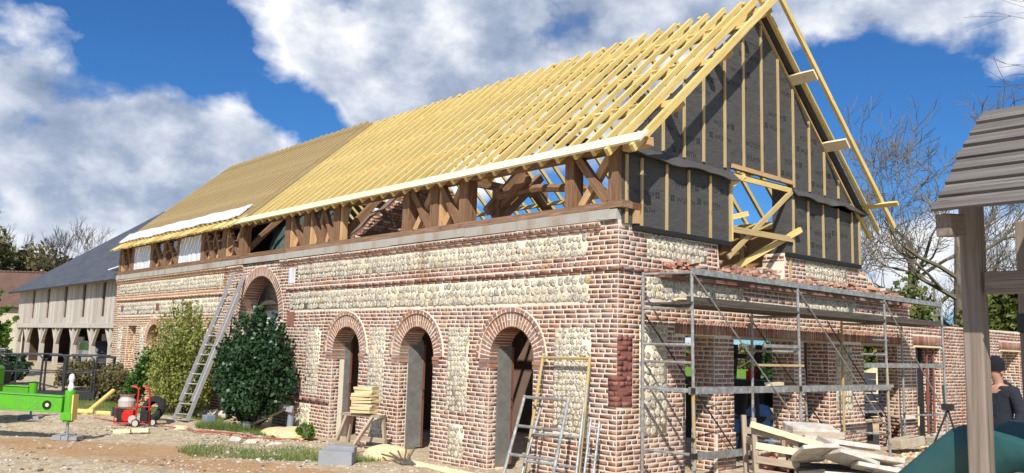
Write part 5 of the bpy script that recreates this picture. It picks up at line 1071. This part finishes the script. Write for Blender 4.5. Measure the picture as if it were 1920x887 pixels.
def sp_(a, b_, z): return tuple(S0+U*a+Vv*b_+Vector((0, 0, z)))
slab(sp_(-.15, .55, 1.02), .62, .45, .07, ya, .05, .10, label='white curved slab at the back top of the slab heap')
slab(sp_(-.12, .38, .95), .66, .12, .09, ya, .0, .0, m='stone', label='narrow tan stone bar below the white curved slab')
slab(sp_(.12, .30, .86), .95, .55, .06, ya-.1, .10, -.12, label='broad pale slab in the middle of the heap')
slab(sp_(.22, .12, .80), .55, .14, .09, ya, .05, .0, m='stone', label='short pinkish stone bar on the broad middle slab')
slab(sp_(.30, .02, .72), .95, .50, .06, ya-.05, .12, -.20, label='wide grey slab sloping down beneath the short pinkish bar')
slab(sp_(.10, -.15, .70), .60, .42, .05, ya+.25, .28, -.30, label='thin white slab beside the trapezoid slab, under the weathered board')
slab(sp_(-.33, -.10, .76), .46, .50, .055, ya+.1, -.05, -.48, label='trapezoid white slab tilted towards the camera at the heap front')
slab(sp_(.42, -.20, .60), .55, .35, .05, ya-.1, .15, -.25, label='small white slab at the end of the weathered board')
slab(sp_(.72, .35, .62), .45, .40, .07, ya, .1, -.1, label='grey slab end lying under the scaffold pole by the heap')
slab(sp_(.10, -.40, .46), 1.0, .50, .05, ya, .03, -.45, label='lowest white slab leaning at the bottom of the heap')
slab(sp_(.9, .10, .42), .6, .5, .08, ya, .1, -.2, m='stone', label='tan broken slab lowest among the rubble by the heap')
thing1('dark_pallet', 'deck_wood', lambda b: [b.bar(sp_(-.5, .05+.18*i, .50), sp_(.55, .05+.18*i, .48), .10, .12) for i in range(4)], 'dark pallet under the slab heap', 'pallet')
thing1('timber_board', 'pale_plank', lambda b: b.bar((2.02, .30, 1.10), (2.62, 1.02, .85), .04, .075, j=.003), 'pale planed board sloping from the crate down to the slab heap', 'board')
thing1('timber_board', 'weathered', lambda b: b.bar(sp_(-.25, .05, .93), sp_(.38, -.22, .60), .04, .10, j=.004), 'grey weathered board sloping across the front of the slab heap', 'board')
cr = tag(empty('slatted_crate', (2.02, .42, .25), ya), 'slatted wooden crate filled with red brick pieces beside the slab heap', 'crate')
for z in (.22, .38, .55, .72): part('side_slat', 'old_plank' if z != .55 else 'pale_plank', cr, lambda b: b.bar((-.0, 0, z+.02), (.56, .0, z-.05), .03, .085, j=.006))
for z in (.25, .5, .72): part('rear_slat', 'old_plank', cr, lambda b: b.bar((0, .5, z), (.56, .5, z-.03), .03, .085))
for x, y in ((.02, .03), (.55, .03), (.02, .5), (.55, .5)): part('corner_post', 'old_plank', cr, lambda b: b.bar((x, y, 0), (x-.04, y, .92 if x < .1 else .75), .06, .06))
for x in (.02, .55): part('end_slat', 'old_plank', cr, lambda b: b.bar((x, .03, .6), (x, .5, .6), .03, .09))
part('crate_floor', 'old_plank', cr, lambda b: b.box(0, .56, 0, .5, .05, .08))
spx = [tuple(Vector((2.02, .42, .25))+U*random.uniform(.08, .48)+Vv*random.uniform(.08, .42)+Vector((0, 0, .12+random.random()*.35))) for _ in range(46)]
tag(loose_bricks('brick_debris', spx, 'loose_brick', None, (.16, .1, .06)), 'broken red brick pieces filling the slatted crate', 'bricks', kind='stuff')
mb = MB()
for i in range(1100):
    a, b_ = random.gauss(.55, 1.0), random.gauss(.35, .85); p = S0+U*a+Vv*b_; d2 = (a-.4)**2*.5+b_**2*.5; z = hgt(p.x, p.y)+.28*math.exp(-d2)*random.random(); r = random.uniform(.02, .085)
    if p.x < .12: continue
    mb.cur = 0 if random.random() < .55 else (1 if random.random() < .6 else 2); mb.blob((p.x, p.y, z), r, r*.8, r*.6, i, 1, .3)
for i in range(500):
    x, y = random.uniform(.2, 3.2), random.uniform(3, 13); r = random.uniform(.02, .08); mb.cur = 0 if random.random() < .5 else (1 if random.random() < .6 else 2); mb.blob((x, y, hgt(x, y)+r*.2), r, r*.8, r*.6, i, 1, .3)
tag(mb.build('stone_rubble', ['cream_stone', 'loose_brick', 'white_slab']), 'rubble of cream stone and red brick pieces on the ground along the scaffold', 'rubble', kind='stuff')
# ---------------------------------------------------------------- wooden play tower with green slide, near the camera
tw = tag(empty('play_tower', (6.47, -4.35, .1)), 'weathered wooden play tower with a lapped board roof close to the camera', 'play tower')
T0 = Vector((6.47, -4.35, .1))
def tpart(name, m, fn, **kw): return part(name, m, tw, fn, **kw)
tpart('post', 'shelter_post', lambda b: b.bar((0, 0, 0), (0, 0, 2.78), .106, .106, up=(0, 1, 0)), bevel=.010)
tpart('post', 'shelter_post', lambda b: b.bar((-.02, .97, 0), (-.02, .97, 2.8), .106, .106, up=(0, 1, 0)), bevel=.01)
tpart('post', 'shelter_post', lambda b: b.bar((2.0, 0, 0), (2.0, 0, 2.78), .106, .106, up=(0, 1, 0)), bevel=.01); tpart('post', 'shelter_post', lambda b: b.bar((2.0, .97, 0), (2.0, .97, 2.8), .106, .106, up=(0, 1, 0)), bevel=.01)
tpart('side_beam', 'shelter_post', lambda b: b.bar((.075, -.03, 2.325), (1.95, -.03, 2.325), .05, .125), bevel=.005)
tpart('side_beam', 'shelter_post', lambda b: b.bar((.05, 1.0, 2.325), (1.95, 1.0, 2.325), .05, .125), bevel=.005)
tpart('bracket', 'black_paint', lambda b: b.box(-.08, .10, .90, 1.06, 2.08, 2.2), bevel=.01)
tpart('barge_end', 'shelter_post', lambda b: b.bar((.04, -.50, 2.60), (.04, -.30, 2.62), .08, .12), bevel=.006); tpart('eave_beam', 'shelter_post', lambda b: b.bar((-.02, 1.32, 2.60), (2.2, 1.32, 2.60), .10, .12), bevel=.006)
tpart('roof_rafter', 'shelter_post', lambda b: (b.bar((.5, -.5, 2.55), (.5, .49, 3.42), .05, .1), b.bar((.5, 1.5, 2.55), (.5, .49, 3.42), .05, .1)))
sl_ = Vector((0, .60, .56)).normalized(); nn = Vector((0, -.56, .60)).normalized()
for s, nm in ((1, 'roof_board'), (-1, 'roof_board')):
    for i in range(8):
        d = Vector((0, sl_.y*s, sl_.z)); n_ = Vector((0, nn.y*s, nn.z)); y0 = -.555 if s > 0 else 1.535
        a = Vector((0, y0, 2.655))+d*(i*.125); t = random.uniform(-.004, .004); xa, xb = .0+i*.004+t*3, 2.45
        p = [a, a+d*.155]; vs = []
        for xx in (xa, xb):
            for q, th_ in ((p[0], .014), (p[1], -.012)):
                vs += [tuple(q+n_*(th_)+Vector((xx, 0, 0))), tuple(q+n_*(th_+.022)+Vector((xx, 0, 0)))]
        # order: xa:(p0 low, p0 up, p1 low, p1 up) xb: same
        vv = [vs[0], vs[4], vs[6], vs[2], vs[1], vs[5], vs[7], vs[3]]
        gs = [(v[0], v[1]*1.2, v[2]*1.2) for v in vv]
        mb = MB(); mb.add(vv, CUBEF, gs); mb.build(nm, 'shelter_roof', tw, recalc=True, bevel=.004)
tpart('deck_board', 'weathered', lambda b: [b.box(.15+i*.0, 2.1, -.05+i*.125, .065+i*.125, 1.265, 1.30, j=.002, axis=0) for i in range(9)])
tpart('deck_beam', 'weathered', lambda b: b.bar((.08, -.06, 1.17), (2.0, -.06, 1.17), .05, .15)); tpart('deck_beam', 'weathered', lambda b: b.bar((.1, 1.0, 1.17), (2.0, 1.0, 1.17), .05, .15))
tpart('stub_post', 'leaf_ivy' if False else 'weathered', lambda b: b.bar((-.14, .30, .0), (-.14, .30, 1.30), .06, .06, up=(0, 1, 0)))
sd = tag(empty('slide', (6.47, -4.35, .1)), 'dark green plastic slide running down from the play tower deck', 'slide')
prof = [(.62, 1.34), (.48, 1.37), (.30, 1.44), (.12, 1.49), (-.05, 1.525), (-.13, 1.53), (-.20, 1.50), (-.30, 1.415), (-.48, 1.25), (-.75, 1.0), (-1.1, .70), (-1.45, .42), (-1.7, .26), (-2.0, .20)]
bedp = [(.62, 1.32), (.48, 1.325), (.30, 1.33), (.12, 1.33), (-.05, 1.32), (-.13, 1.30), (-.20, 1.26), (-.30, 1.18), (-.48, 1.02), (-.75, .79), (-1.1, .50), (-1.45, .25), (-1.7, .13), (-2.0, .09)]
sec = []
for (x, zt), (_, zb) in zip(prof, bedp):
    ya_, yb_ = .13, .86
    sec.append([(x, ya_-.03, zb-.16 if x < .1 else zb-.03), (x, ya_-.035, zt-.03), (x, ya_-.01, zt), (x, ya_+.03, zt-.004), (x, ya_+.05, zt-.04), (x, ya_+.07, zb+.03), (x, ya_+.14, zb), (x, (ya_+yb_)/2, zb-.012), (x, yb_-.14, zb), (x, yb_-.07, zb+.03), (x, yb_-.05, zt-.04), (x, yb_-.03, zt-.004), (x, yb_+.01, zt), (x, yb_+.035, zt-.03), (x, yb_+.03, zb-.16 if x < .1 else zb-.03)])
def refine(s):
    out = []
    for a, b_ in zip(s, s[1:]): out += [a, [tuple((Vector(p)+Vector(q))/2) for p, q in zip(a, b_)]]
    return out+[s[-1]]
sec = refine(sec); vs = [p for s in sec for p in s]; K = 15; fs = [(i*K+j, i*K+j+1, (i+1)*K+j+1, (i+1)*K+j) for i in range(len(sec)-1) for j in range(K-1)]
mb = MB(); mb.add(vs, fs); o = mb.build('chute', 'teal_plastic', sd, smooth=True, recalc=True); md = o.modifiers.new('s', 'SOLIDIFY'); md.thickness = .006
part('support', 'dark_steel', sd, lambda b: b.tube((-1.0, .5, 0), (-1.0, .5, .52), .03))
# ---------------------------------------------------------------- person
def skin_fig(name, m, joints, edges, parent, sub=2, root=0):
    me = bpy.data.meshes.new(name); me.from_pydata([j[0] for j in joints], edges, []); me.materials.append(MATS[m]); o = link(bpy.data.objects.new(name, me), parent)
    md = o.modifiers.new('skin', 'SKIN'); md.use_smooth_shade = True
    for v, j in zip(me.skin_vertices[0].data, joints): r = j[1]; v.radius = r if isinstance(r, tuple) else (r, r)
    me.skin_vertices[0].data[root].use_root = True
    s = o.modifiers.new('sub', 'SUBSURF'); s.levels = sub; s.render_levels = sub; return o
pz = hgt(4.3, 2.3)
pe = tag(empty('person', (4.30, 2.33, pz), radians(-48+180+25)), 'person in a dark hoodie, black knit cap and grey trousers seen from behind', 'person')
# local frame: +Y is the way the person faces, X to the right
B = [((0, 0, .93), (.155, .11)), ((0, .0, 1.08), (.14, .10)), ((0, -.01, 1.25), (.165, .11)), ((0, -.02, 1.40), (.16, .10)), ((0, -.01, 1.475), (.06, .06)), ((0, .02, 1.55), (.055, .06)), ((0, .04, 1.63), (.078, .095)), ((0, .035, 1.72), (.07, .085)),
     ((-.11, 0, .86), .095), ((-.12, .02, .48), .062), ((-.12, -.03, .09), .045), ((-.13, .12, .04), (.045, .035)),
     ((.11, 0, .86), .095), ((.13, .05, .48), .062), ((.14, .04, .09), .045), ((.16, .19, .04), (.045, .035)),
     ((-.19, -.01, 1.40), .06), ((-.25, -.04, 1.12), .045), ((-.235, .08, .88), .033), ((.19, -.01, 1.40), .06), ((.25, -.04, 1.12), .045), ((.25, .05, .88), .033),
     ((-.23, .12, .80), (.02, .036)), ((.25, .09, .80), (.02, .036))]
Eg = [(0, 1), (1, 2), (2, 3), (3, 4), (4, 5), (5, 6), (6, 7), (0, 8), (8, 9), (9, 10), (10, 11), (0, 12), (12, 13), (13, 14), (14, 15), (3, 16), (16, 17), (17, 18), (3, 19), (19, 20), (20, 21), (18, 22), (21, 23)]
n0 = len(B)
for hx, hand, sgn in ((-.23, 22, 1), (.25, 23, -1)):
    bx = B[hand][0]
    for k_, (dy, L_) in enumerate(((.030, .075), (.010, .085), (-.010, .078), (-.028, .06))):
        i = len(B); B += [((bx[0], bx[1]+dy, bx[2]-.035), .0095), ((bx[0]+.004*sgn, bx[1]+dy+.006, bx[2]-.035-L_*.55), .0088), ((bx[0]+.02*sgn, bx[1]+dy+.012, bx[2]-.035-L_), .0075)]; Eg += [(hand, i), (i, i+1), (i+1, i+2)]
    i = len(B); B += [((bx[0]+.012*sgn, bx[1]+.045, bx[2]+.0), .011), ((bx[0]+.022*sgn, bx[1]+.06, bx[2]-.045), .009)]; Eg += [(hand, i), (i, i+1)]
skin_fig('body', 'skin', B, Eg, pe)
hd = [((0, 0, .90), (.175, .13)), ((0, .0, 1.02), (.17, .125)), ((0, -.015, 1.22), (.19, .135)), ((0, -.03, 1.38), (.185, .125)), ((0, -.03, 1.465), (.10, .09)), ((-.205, -.01, 1.405), .082), ((-.275, -.045, 1.12), .068), ((-.24, .08, .90), .052), ((.205, -.01, 1.405), .082), ((.275, -.045, 1.12), .068), ((.255, .05, .90), .052)]
skin_fig('hoodie', 'hoodie', hd, [(0, 1), (1, 2), (2, 3), (3, 4), (3, 5), (5, 6), (6, 7), (3, 8), (8, 9), (9, 10)], pe)
skin_fig('hood', 'hoodie', [((0, -.12, 1.42), (.10, .05)), ((0, -.13, 1.50), (.11, .055)), ((-.08, -.05, 1.50), (.05, .05)), ((.08, -.05, 1.50), (.05, .05))], [(0, 1), (1, 2), (1, 3)], pe)
skin_fig('trousers', 'denim', [((0, 0, .95), (.168, .125)), ((-.11, 0, .84), .112), ((-.12, .02, .48), .085), ((-.12, -.02, .12), .072), ((.11, 0, .84), .112), ((.13, .05, .48), .085), ((.14, .045, .12), .072)], [(0, 1), (1, 2), (2, 3), (0, 4), (4, 5), (5, 6)], pe)
for a in ((-.12, -.04, -.13, .15), (.14, .03, .16, .22)): skin_fig('boot', 'black_rubber', [((a[0], a[1], .12), .06), ((a[0], a[1]+.01, .055), (.055, .06)), ((a[2], a[3], .045), (.05, .045))], [(0, 1), (1, 2)], pe)
part('knit_cap', 'knit', pe, lambda b: b.lathe((0, .03, 1.665), [(.098, -.02), (.104, .03), (.10, .09), (.078, .14), (.04, .17), (0, .178)], 20), smooth=True)
part('face_feature', 'skin', pe, lambda b: (b.blob((0, .145, 1.63), .016, .026, .028, 3, 2, 0), b.blob((-.086, .03, 1.64), .012, .022, .034, 3, 2, 0), b.blob((.086, .03, 1.64), .012, .022, .034, 3, 2, 0)), smooth=True)
# ---------------------------------------------------------------- vegetation
def leaves(name, m, P, size, parent=None, flat=.0, elong=1.5, rs=None):
    rs = rs or np.random.default_rng(5); n = len(P); P = np.asarray(P)
    a = rs.normal(0, 1, (n, 3)); a /= np.linalg.norm(a, axis=1)[:, None]; b = rs.normal(0, 1, (n, 3)); b -= (a*b).sum(1)[:, None]*a; b /= np.linalg.norm(b, axis=1)[:, None]
    s = (size*rs.uniform(.45, 1.6, n))[:, None]; V = np.stack([P-a*s*elong*.5, P+b*s*.5, P+a*s*elong*.5, P-b*s*.5], 1).reshape(-1, 3); c = np.cross(a, b)
    V[2::4] += c*s*.15
    return mesh_np(name, V, np.arange(4*n).reshape(-1, 4), m, parent)
def bush_pts(c, r, n, seed, lumps=26, top=1.0, shell=.5, bottom=-1.):
    rs = np.random.default_rng(seed); out = []
    L = rs.normal(0, 1, (lumps, 3)); L /= np.linalg.norm(L, axis=1)[:, None]; L[:, 2] = np.where(L[:, 2] < bottom, bottom, L[:, 2]); rad = rs.uniform(.25, .45, lumps); cen = L*(1-rad[:, None]*.8)*rs.uniform(.75, 1.02, (lumps, 1))
    k_ = rs.integers(0, lumps, n); d = rs.normal(0, 1, (n, 3)); d /= np.linalg.norm(d, axis=1)[:, None]; q = cen[k_]+d*rad[k_][:, None]*(rs.uniform(shell, 1, n)**.5)[:, None]
    return q*np.array(r)+np.array(c)
def branchy(b, p, d, L, r, depth, rs, tips=None, spread=.55, upw=.12, taper=.62, seg=3, n=5, kids=(2, 4), mn=.006):
    pts = [p]; rr = [r]
    for i in range(seg):
        d = (d+Vector(rs.normal(0, .13, 3))+Vector((0, 0, upw*.4))).normalized(); p = p+d*(L/seg); pts.append(p); rr.append(max(mn*.6, r*(1-(1-taper)*(i+1)/seg)))
    b.path(pts, rr, n if r > .03 else 3)
    if depth == 0:
        if tips is not None: tips.append(p)
        return
    k_ = rs.integers(kids[0], kids[1]+1)
    for j in range(k_):
        t = rs.uniform(.45, 1.0) if j else 1.0; idx = min(seg, max(1, int(round(t*seg)))); q = pts[idx]; v = Vector(rs.normal(0, 1, 3)); v = (v-d*v.dot(d)).normalized()
        nd = (d*(1-.1*rs.random())+v*spread*rs.uniform(.5, 1.3)+Vector((0, 0, upw))).normalized()
        branchy(b, q, nd, L*rs.uniform(.62, .86), max(mn, rr[idx]*rs.uniform(.5, .74)), depth-1, rs, tips, spread, upw, taper, seg, n, kids, mn)
def bare_tree(name, base, H, r, seed, label, depth=6, lean=(0, 0), spread=.55, m2='twig', upw=.1, kids=(2, 4), limbs=5, mn=.007, first=.28, group=None):
    o = tag(empty(name, base), label, 'tree', group); rs = np.random.default_rng(seed); tb_ = MB(); b = MB(); tips = []
    pts = [Vector((0, 0, -.3))]; rr = [r*1.25]; d = Vector((lean[0], lean[1], 1)).normalized(); p = Vector((0, 0, 0))
    n_ = 8
    for i in range(n_): p = p+(d+Vector(rs.normal(0, .06, 3))).normalized()*H*.55/n_; pts.append(p); rr.append(r*(1-.6*(i+1)/n_))
    tb_.path(pts, rr, 9); tb_.build('trunk', 'bark', o, smooth=True)
    for k_ in range(limbs):
        i = int(n_*(first+ (1-first)*k_/max(1, limbs-1))); i = min(max(i, 2), n_); a = rs.uniform(0, 2*pi)+k_*2.4; el = .35+.6*k_/limbs
        v = Vector((cos(a), sin(a), el)).normalized(); branchy(b, pts[i], v, H*rs.uniform(.17, .25), rr[i]*.6, depth-1, rs, tips, spread, upw, .62, 3, 5, kids, mn)
    c = b.build('crown', m2, o); return o, tips
# big bare trees behind the right wall
bare_tree('bare_tree', (-10.3, 33.5, 0), 14.0, .32, 21, 'tall bare tree with spreading grey branches behind the broken end of the gable', 6, (.02, 0), .70, upw=.07, limbs=11, mn=.014, kids=(2, 4), first=.2)
bare_tree('bare_tree', (-6.8, 30.6, 0), 13.5, .34, 33, 'bare tree with a thick dark ivy trunk behind the annex wall beside the tower post', 6, (.0, .02), .70, upw=.06, limbs=11, mn=.014, kids=(2, 4), first=.25)
bare_tree('bare_tree', (-2.5, 31.5, 0), 12.0, .22, 48, 'smaller bare tree behind the play tower roof', 6, (.03, .0), .6, upw=.07, limbs=6, mn=.011, kids=(2, 3))
bare_tree('bare_tree', (6.6, 22.2, 0), 15.5, .26, 55, 'bare tree whose dark twigs show above the play tower roof', 6, (-.05, -.03), .6, m2='dark_twig', upw=.05, limbs=7, mn=.009)
# left bare trees and dark mass
bare_tree('bare_tree', (-101, 5.5, 0), 14.5, .4, 61, 'bare tree above the middle of the cottage roof, beside the dense evergreen', 6, (0, 0), .5, m2='dark_twig', upw=.16, limbs=7, mn=.02)
bare_tree('bare_tree', (-99, 12.5, 0), 14.0, .38, 67, 'bare tree above the end of the cottage roof ridge', 6, (.05, 0), .5, m2='dark_twig', upw=.16, limbs=7, mn=.02)
bare_tree('bare_tree', (-103, 20.5, 0), 12.5, .34, 71, 'smaller bare tree between the cottage and the slate roof', 6, (.06, 0), .5, m2='dark_twig', upw=.14, limbs=6, mn=.02)
def leafy(name, c, r, n, size, m, seed, label, cat='tree', trunk=None, shell=.3, lumps=30, bottom=-1., elong=1.5, group=None, part_name='crown', inner=None):
    o = tag(empty(name, (c[0], c[1], 0)), label, cat, group); P = bush_pts((0, 0, c[2]), r, n, seed, lumps, shell=shell, bottom=bottom)
    rq = np.random.default_rng(seed+9); f1 = np.sin(P*np.array([2.3, 2.9, 1.9])/r[2]*2.2+seed).sum(1)[:, None]; ctr = np.array([0, 0, c[2]]); P = ctr+(P-ctr)*(1+.07*f1)
    if not trunk and n > 8000:
        ex_ = []
        for _ in range(int(n/330)):
            a_ = rq.uniform(0, 2*pi); e_ = rq.uniform(.1, 1.5); dd = np.array([cos(a_)*cos(e_)*r[0], sin(a_)*cos(e_)*r[1], sin(e_)*r[2]]); p_ = ctr+dd*.9; q_ = ctr+dd*rq.uniform(1.08, 1.28)+np.array([0, 0, rq.uniform(.02, .22)])*r[2]*.4
            t_ = rq.uniform(0, 1, 26)[:, None]; ex_.append(p_*(1-t_)+q_*t_+rq.normal(0, size*.45, (26, 3))*(1.3-t_))
        P = np.concatenate([P]+ex_)
    P = P[P[:, 2] > .03]; leaves(part_name, m, P, size, o, elong=elong, rs=np.random.default_rng(seed+1))
    rs = np.random.default_rng(seed+2); b = MB()
    if trunk: b.path([(0, 0, -.2), (.05, 0, c[2]*.5), (0, .05, c[2])], [trunk, trunk*.8, trunk*.4], 8)
    for i in range(14 if trunk else 26):
        a = rs.uniform(0, 2*pi); q = Vector((cos(a)*r[0]*rs.uniform(.3, .85), sin(a)*r[1]*rs.uniform(.3, .85), c[2]+r[2]*rs.uniform(-.3, .75))); s = Vector((0, 0, c[2]*.5)) if trunk else Vector((q.x*.25, q.y*.25, 0)); b.path([s, s.lerp(q, .5)+Vector((0, 0, .1)), q], [.03 if not trunk else trunk*.4, .018 if not trunk else trunk*.25, .006], 4)
    b.build('trunk' if trunk else 'stems', 'bark', o); return o
leafy('pine_tree', (-3.0, 27.0, 2.9), (2.6, 2.2, 2.9), 16000, .15, 'leaf_pine', 5, 'yellow green bushy evergreen seen under the play tower beam', trunk=.18, lumps=46)
leafy('pine_tree', (-8.6, 28.0, 2.6), (1.9, 1.8, 2.9), 11000, .14, 'leaf_pine', 6, 'olive evergreen between the broken gable and the tower post', trunk=.16, lumps=40)
leafy('evergreen_shrub', (-9.6, 22.0, 1.5), (1.8, 1.5, 2.0), 9000, .12, 'leaf_dark', 7, 'dark green shrub seen above the stacked panels of the fourth opening', 'shrub')
leafy('evergreen_shrub', (-30.0, 58.0, 1.6), (4.5, 2.5, 2.4), 9000, .15, 'leaf_pine', 9, 'low olive shrub behind the broken gable end', 'shrub')
leafy('evergreen_tree', (-98, 6.5, 7.0), (7.0, 6.5, 6.6), 16000, .34, 'leaf_scrub', 12, 'dense dull olive evergreen rising behind the cottage', trunk=.3, lumps=44)
leafy('evergreen_tree', (-100, 13.5, 6.3), (6.5, 6.0, 5.9), 12000, .34, 'leaf_scrub', 13, 'brown olive leafy tree between the dense evergreen and the slate roof', trunk=.3, lumps=44)
leafy('laurel_bush', (-34.8, -2.6, 1.9), (1.9, 1.9, 2.0), 12000, .15, 'leaf_laurel', 14, 'tall yellow green laurel standing before the cottage', 'bush')
leafy('clipped_hedge', (-28.8, -2.1, .62), (1.3, .8, .62), 9000, .08, 'leaf_dark', 16, 'low dark hedge behind the work platform', 'hedge', bottom=-.6)
# the two bushes on the facade
leafy('evergreen_bush', (-10.12, -.80, 1.16), (1.02, .72, 1.24), 40000, .058, 'leaf_dark', 17, 'dense dark green bush in front of the tall arch', 'bush', lumps=150, bottom=-.95, shell=.2, elong=1.35)
leafy('budding_shrub', (-14.1, -.95, 1.2), (1.2, .8, 1.42), 19000, .045, 'leaf_olive', 18, 'pale olive twiggy shrub beside the long ladder', 'shrub', lumps=110, bottom=-.95, shell=.0)
o = bpy.data.objects['budding_shrub']; rs = np.random.default_rng(3); b = MB(); lp = []
for i in range(70):
    a = rs.uniform(0, 2*pi); t = rs.uniform(.3, 1.05); q = Vector((cos(a)*1.2*t, sin(a)*.8*t, rs.uniform(2.0, 3.2)-t*.7)); s = Vector((cos(a)*.25, sin(a)*.2, 0)); m_ = s.lerp(q, .5)+Vector((cos(a)*.15, sin(a)*.1, .1)); b.path([s, m_, q], [.014, .010, .004], 3)
    for j in range(46): u_ = rs.uniform(.45, 1.0); lp.append(tuple(m_.lerp(q, (u_-.45)/.55)+Vector(rs.normal(0, .045, 3))))
b.build('stems', 'twig', o); leaves('shoot_leaves', 'leaf_olive', lp, .045, o)
leafy('dry_scrub', (-20.3, -.75, .50), (1.5, .6, .62), 6500, .055, 'leaf_scrub', 19, 'brown scrub along the barn foot behind the red trolley', 'shrub', lumps=60, bottom=-.7)
leafy('dry_scrub', (-23.0, -1.0, .55), (1.3, .7, .7), 5000, .06, 'leaf_scrub', 20, 'brown green scrub at the far corner of the barn', 'shrub', lumps=50, bottom=-.7)
iv = tag(empty('ivy_branch', (-16.95, -1.0, 0)), 'dark ivy covered stem leaning above the red trolley', 'ivy'); P = []
rs = np.random.default_rng(8)
for i in range(5200): t = rs.uniform(0, 1); P.append((-.75+1.5*t+rs.normal(0, .10), rs.normal(0, .12), .35+1.15*t**1.15+rs.normal(0, .12)))
leaves('leaves', 'leaf_ivy', P, .055, iv); part('stem', 'bark', iv, lambda b: b.path([(-.8, 0, 0), (-.3, 0, .7), (.7, 0, 1.45)], [.05, .04, .02], 6))
leafy('weed_clump', (-8.1, -.55, .14), (.20, .17, .2), 900, .05, 'leaf_laurel', 23, 'small green weed clump between the sand and the first arch', 'weed', lumps=14, bottom=-.5)
# grass patches
def grass(name, label, regions, n, seed, h=(.04, .12)):
    rs = np.random.default_rng(seed); V = []; 
    for (cx, cy, rx, ry, rot, w) in regions:
        k_ = int(n*w); r = np.sqrt(rs.uniform(0, 1, k_))**.8; a = rs.uniform(0, 2*pi, k_); u = r*np.cos(a)*rx; v = r*np.sin(a)*ry; X = cx+u*cos(rot)-v*sin(rot); Y = cy+u*sin(rot)+v*cos(rot)
        f = np.sin(X*2.9+np.sin(Y*3.7))*np.cos(Y*3.3-X*1.1); keep = f > rs.uniform(-1.1, .9, k_); X, Y = X[keep], Y[keep]
        for x, y in zip(X, Y):
            z = hgt(x, y)-.01; hh = rs.uniform(*h); an = rs.uniform(0, 2*pi); w_ = .007; dx, dy = cos(an)*w_, sin(an)*w_; lx, ly = rs.normal(0, hh*.45, 2); V += [(x-dx, y-dy, z), (x+dx, y+dy, z), (x+lx, y+ly, z+hh)]
    o = mesh_np(name, np.array(V), np.arange(len(V)).reshape(-1, 3), 'grass_blade'); return tag(o, label, 'grass', kind='stuff')
grass('grass', 'green grass growing on the yard and along the foot of the barn', [(-5.9, -2.3, 2.0, .85, .55, .10), (-9.9, -.75, 1.3, .6, .2, .34), (-17.6, -1.6, 4.6, .9, .12, .30), (-24.5, -2.2, 3.5, 1.6, .2, .22), (-13.3, -.7, .9, .5, 0, .05)], 60000, 31)
grass('grass', 'dark taller grass in front of the dark bush', [(-10.5, -1.15, 1.0, .35, .35, 1.)], 6000, 32, (.1, .24))
# pebbles on the yard
mb = MB(); rs = np.random.default_rng(77)
for i in range(6400):
    t = rs.uniform(0, 1); x = rs.uniform(-15, 1.5); y = rs.uniform(-7.4, -.15)
    r = rs.uniform(.006, .030)*(1.7 if rs.random() < .05 else 1); mb.cur = int(rs.choice([0, 0, 0, 1, 2])); mb.blob((x, y, hgt(x, y)+r*.1), r*1.2, r, r*.6, i, 1, .25)
tag(mb.build('gravel', ['stone', 'white_slab', 'bark']), 'loose pebbles and grit scattered over the yard', 'gravel', kind='stuff')

P = bush_pts((0, 0, .9), (34, 2.2, 2.2), 34000, 91, 150, shell=.2, bottom=-.6)
o = leaves('hedgerow_foliage', 'leaf_scrub', P[P[:, 2] > 0], .22); o.location = (-45, 78, 0); tag(o, 'far field hedge seen through the openings of the gable', 'hedge', kind='stuff')
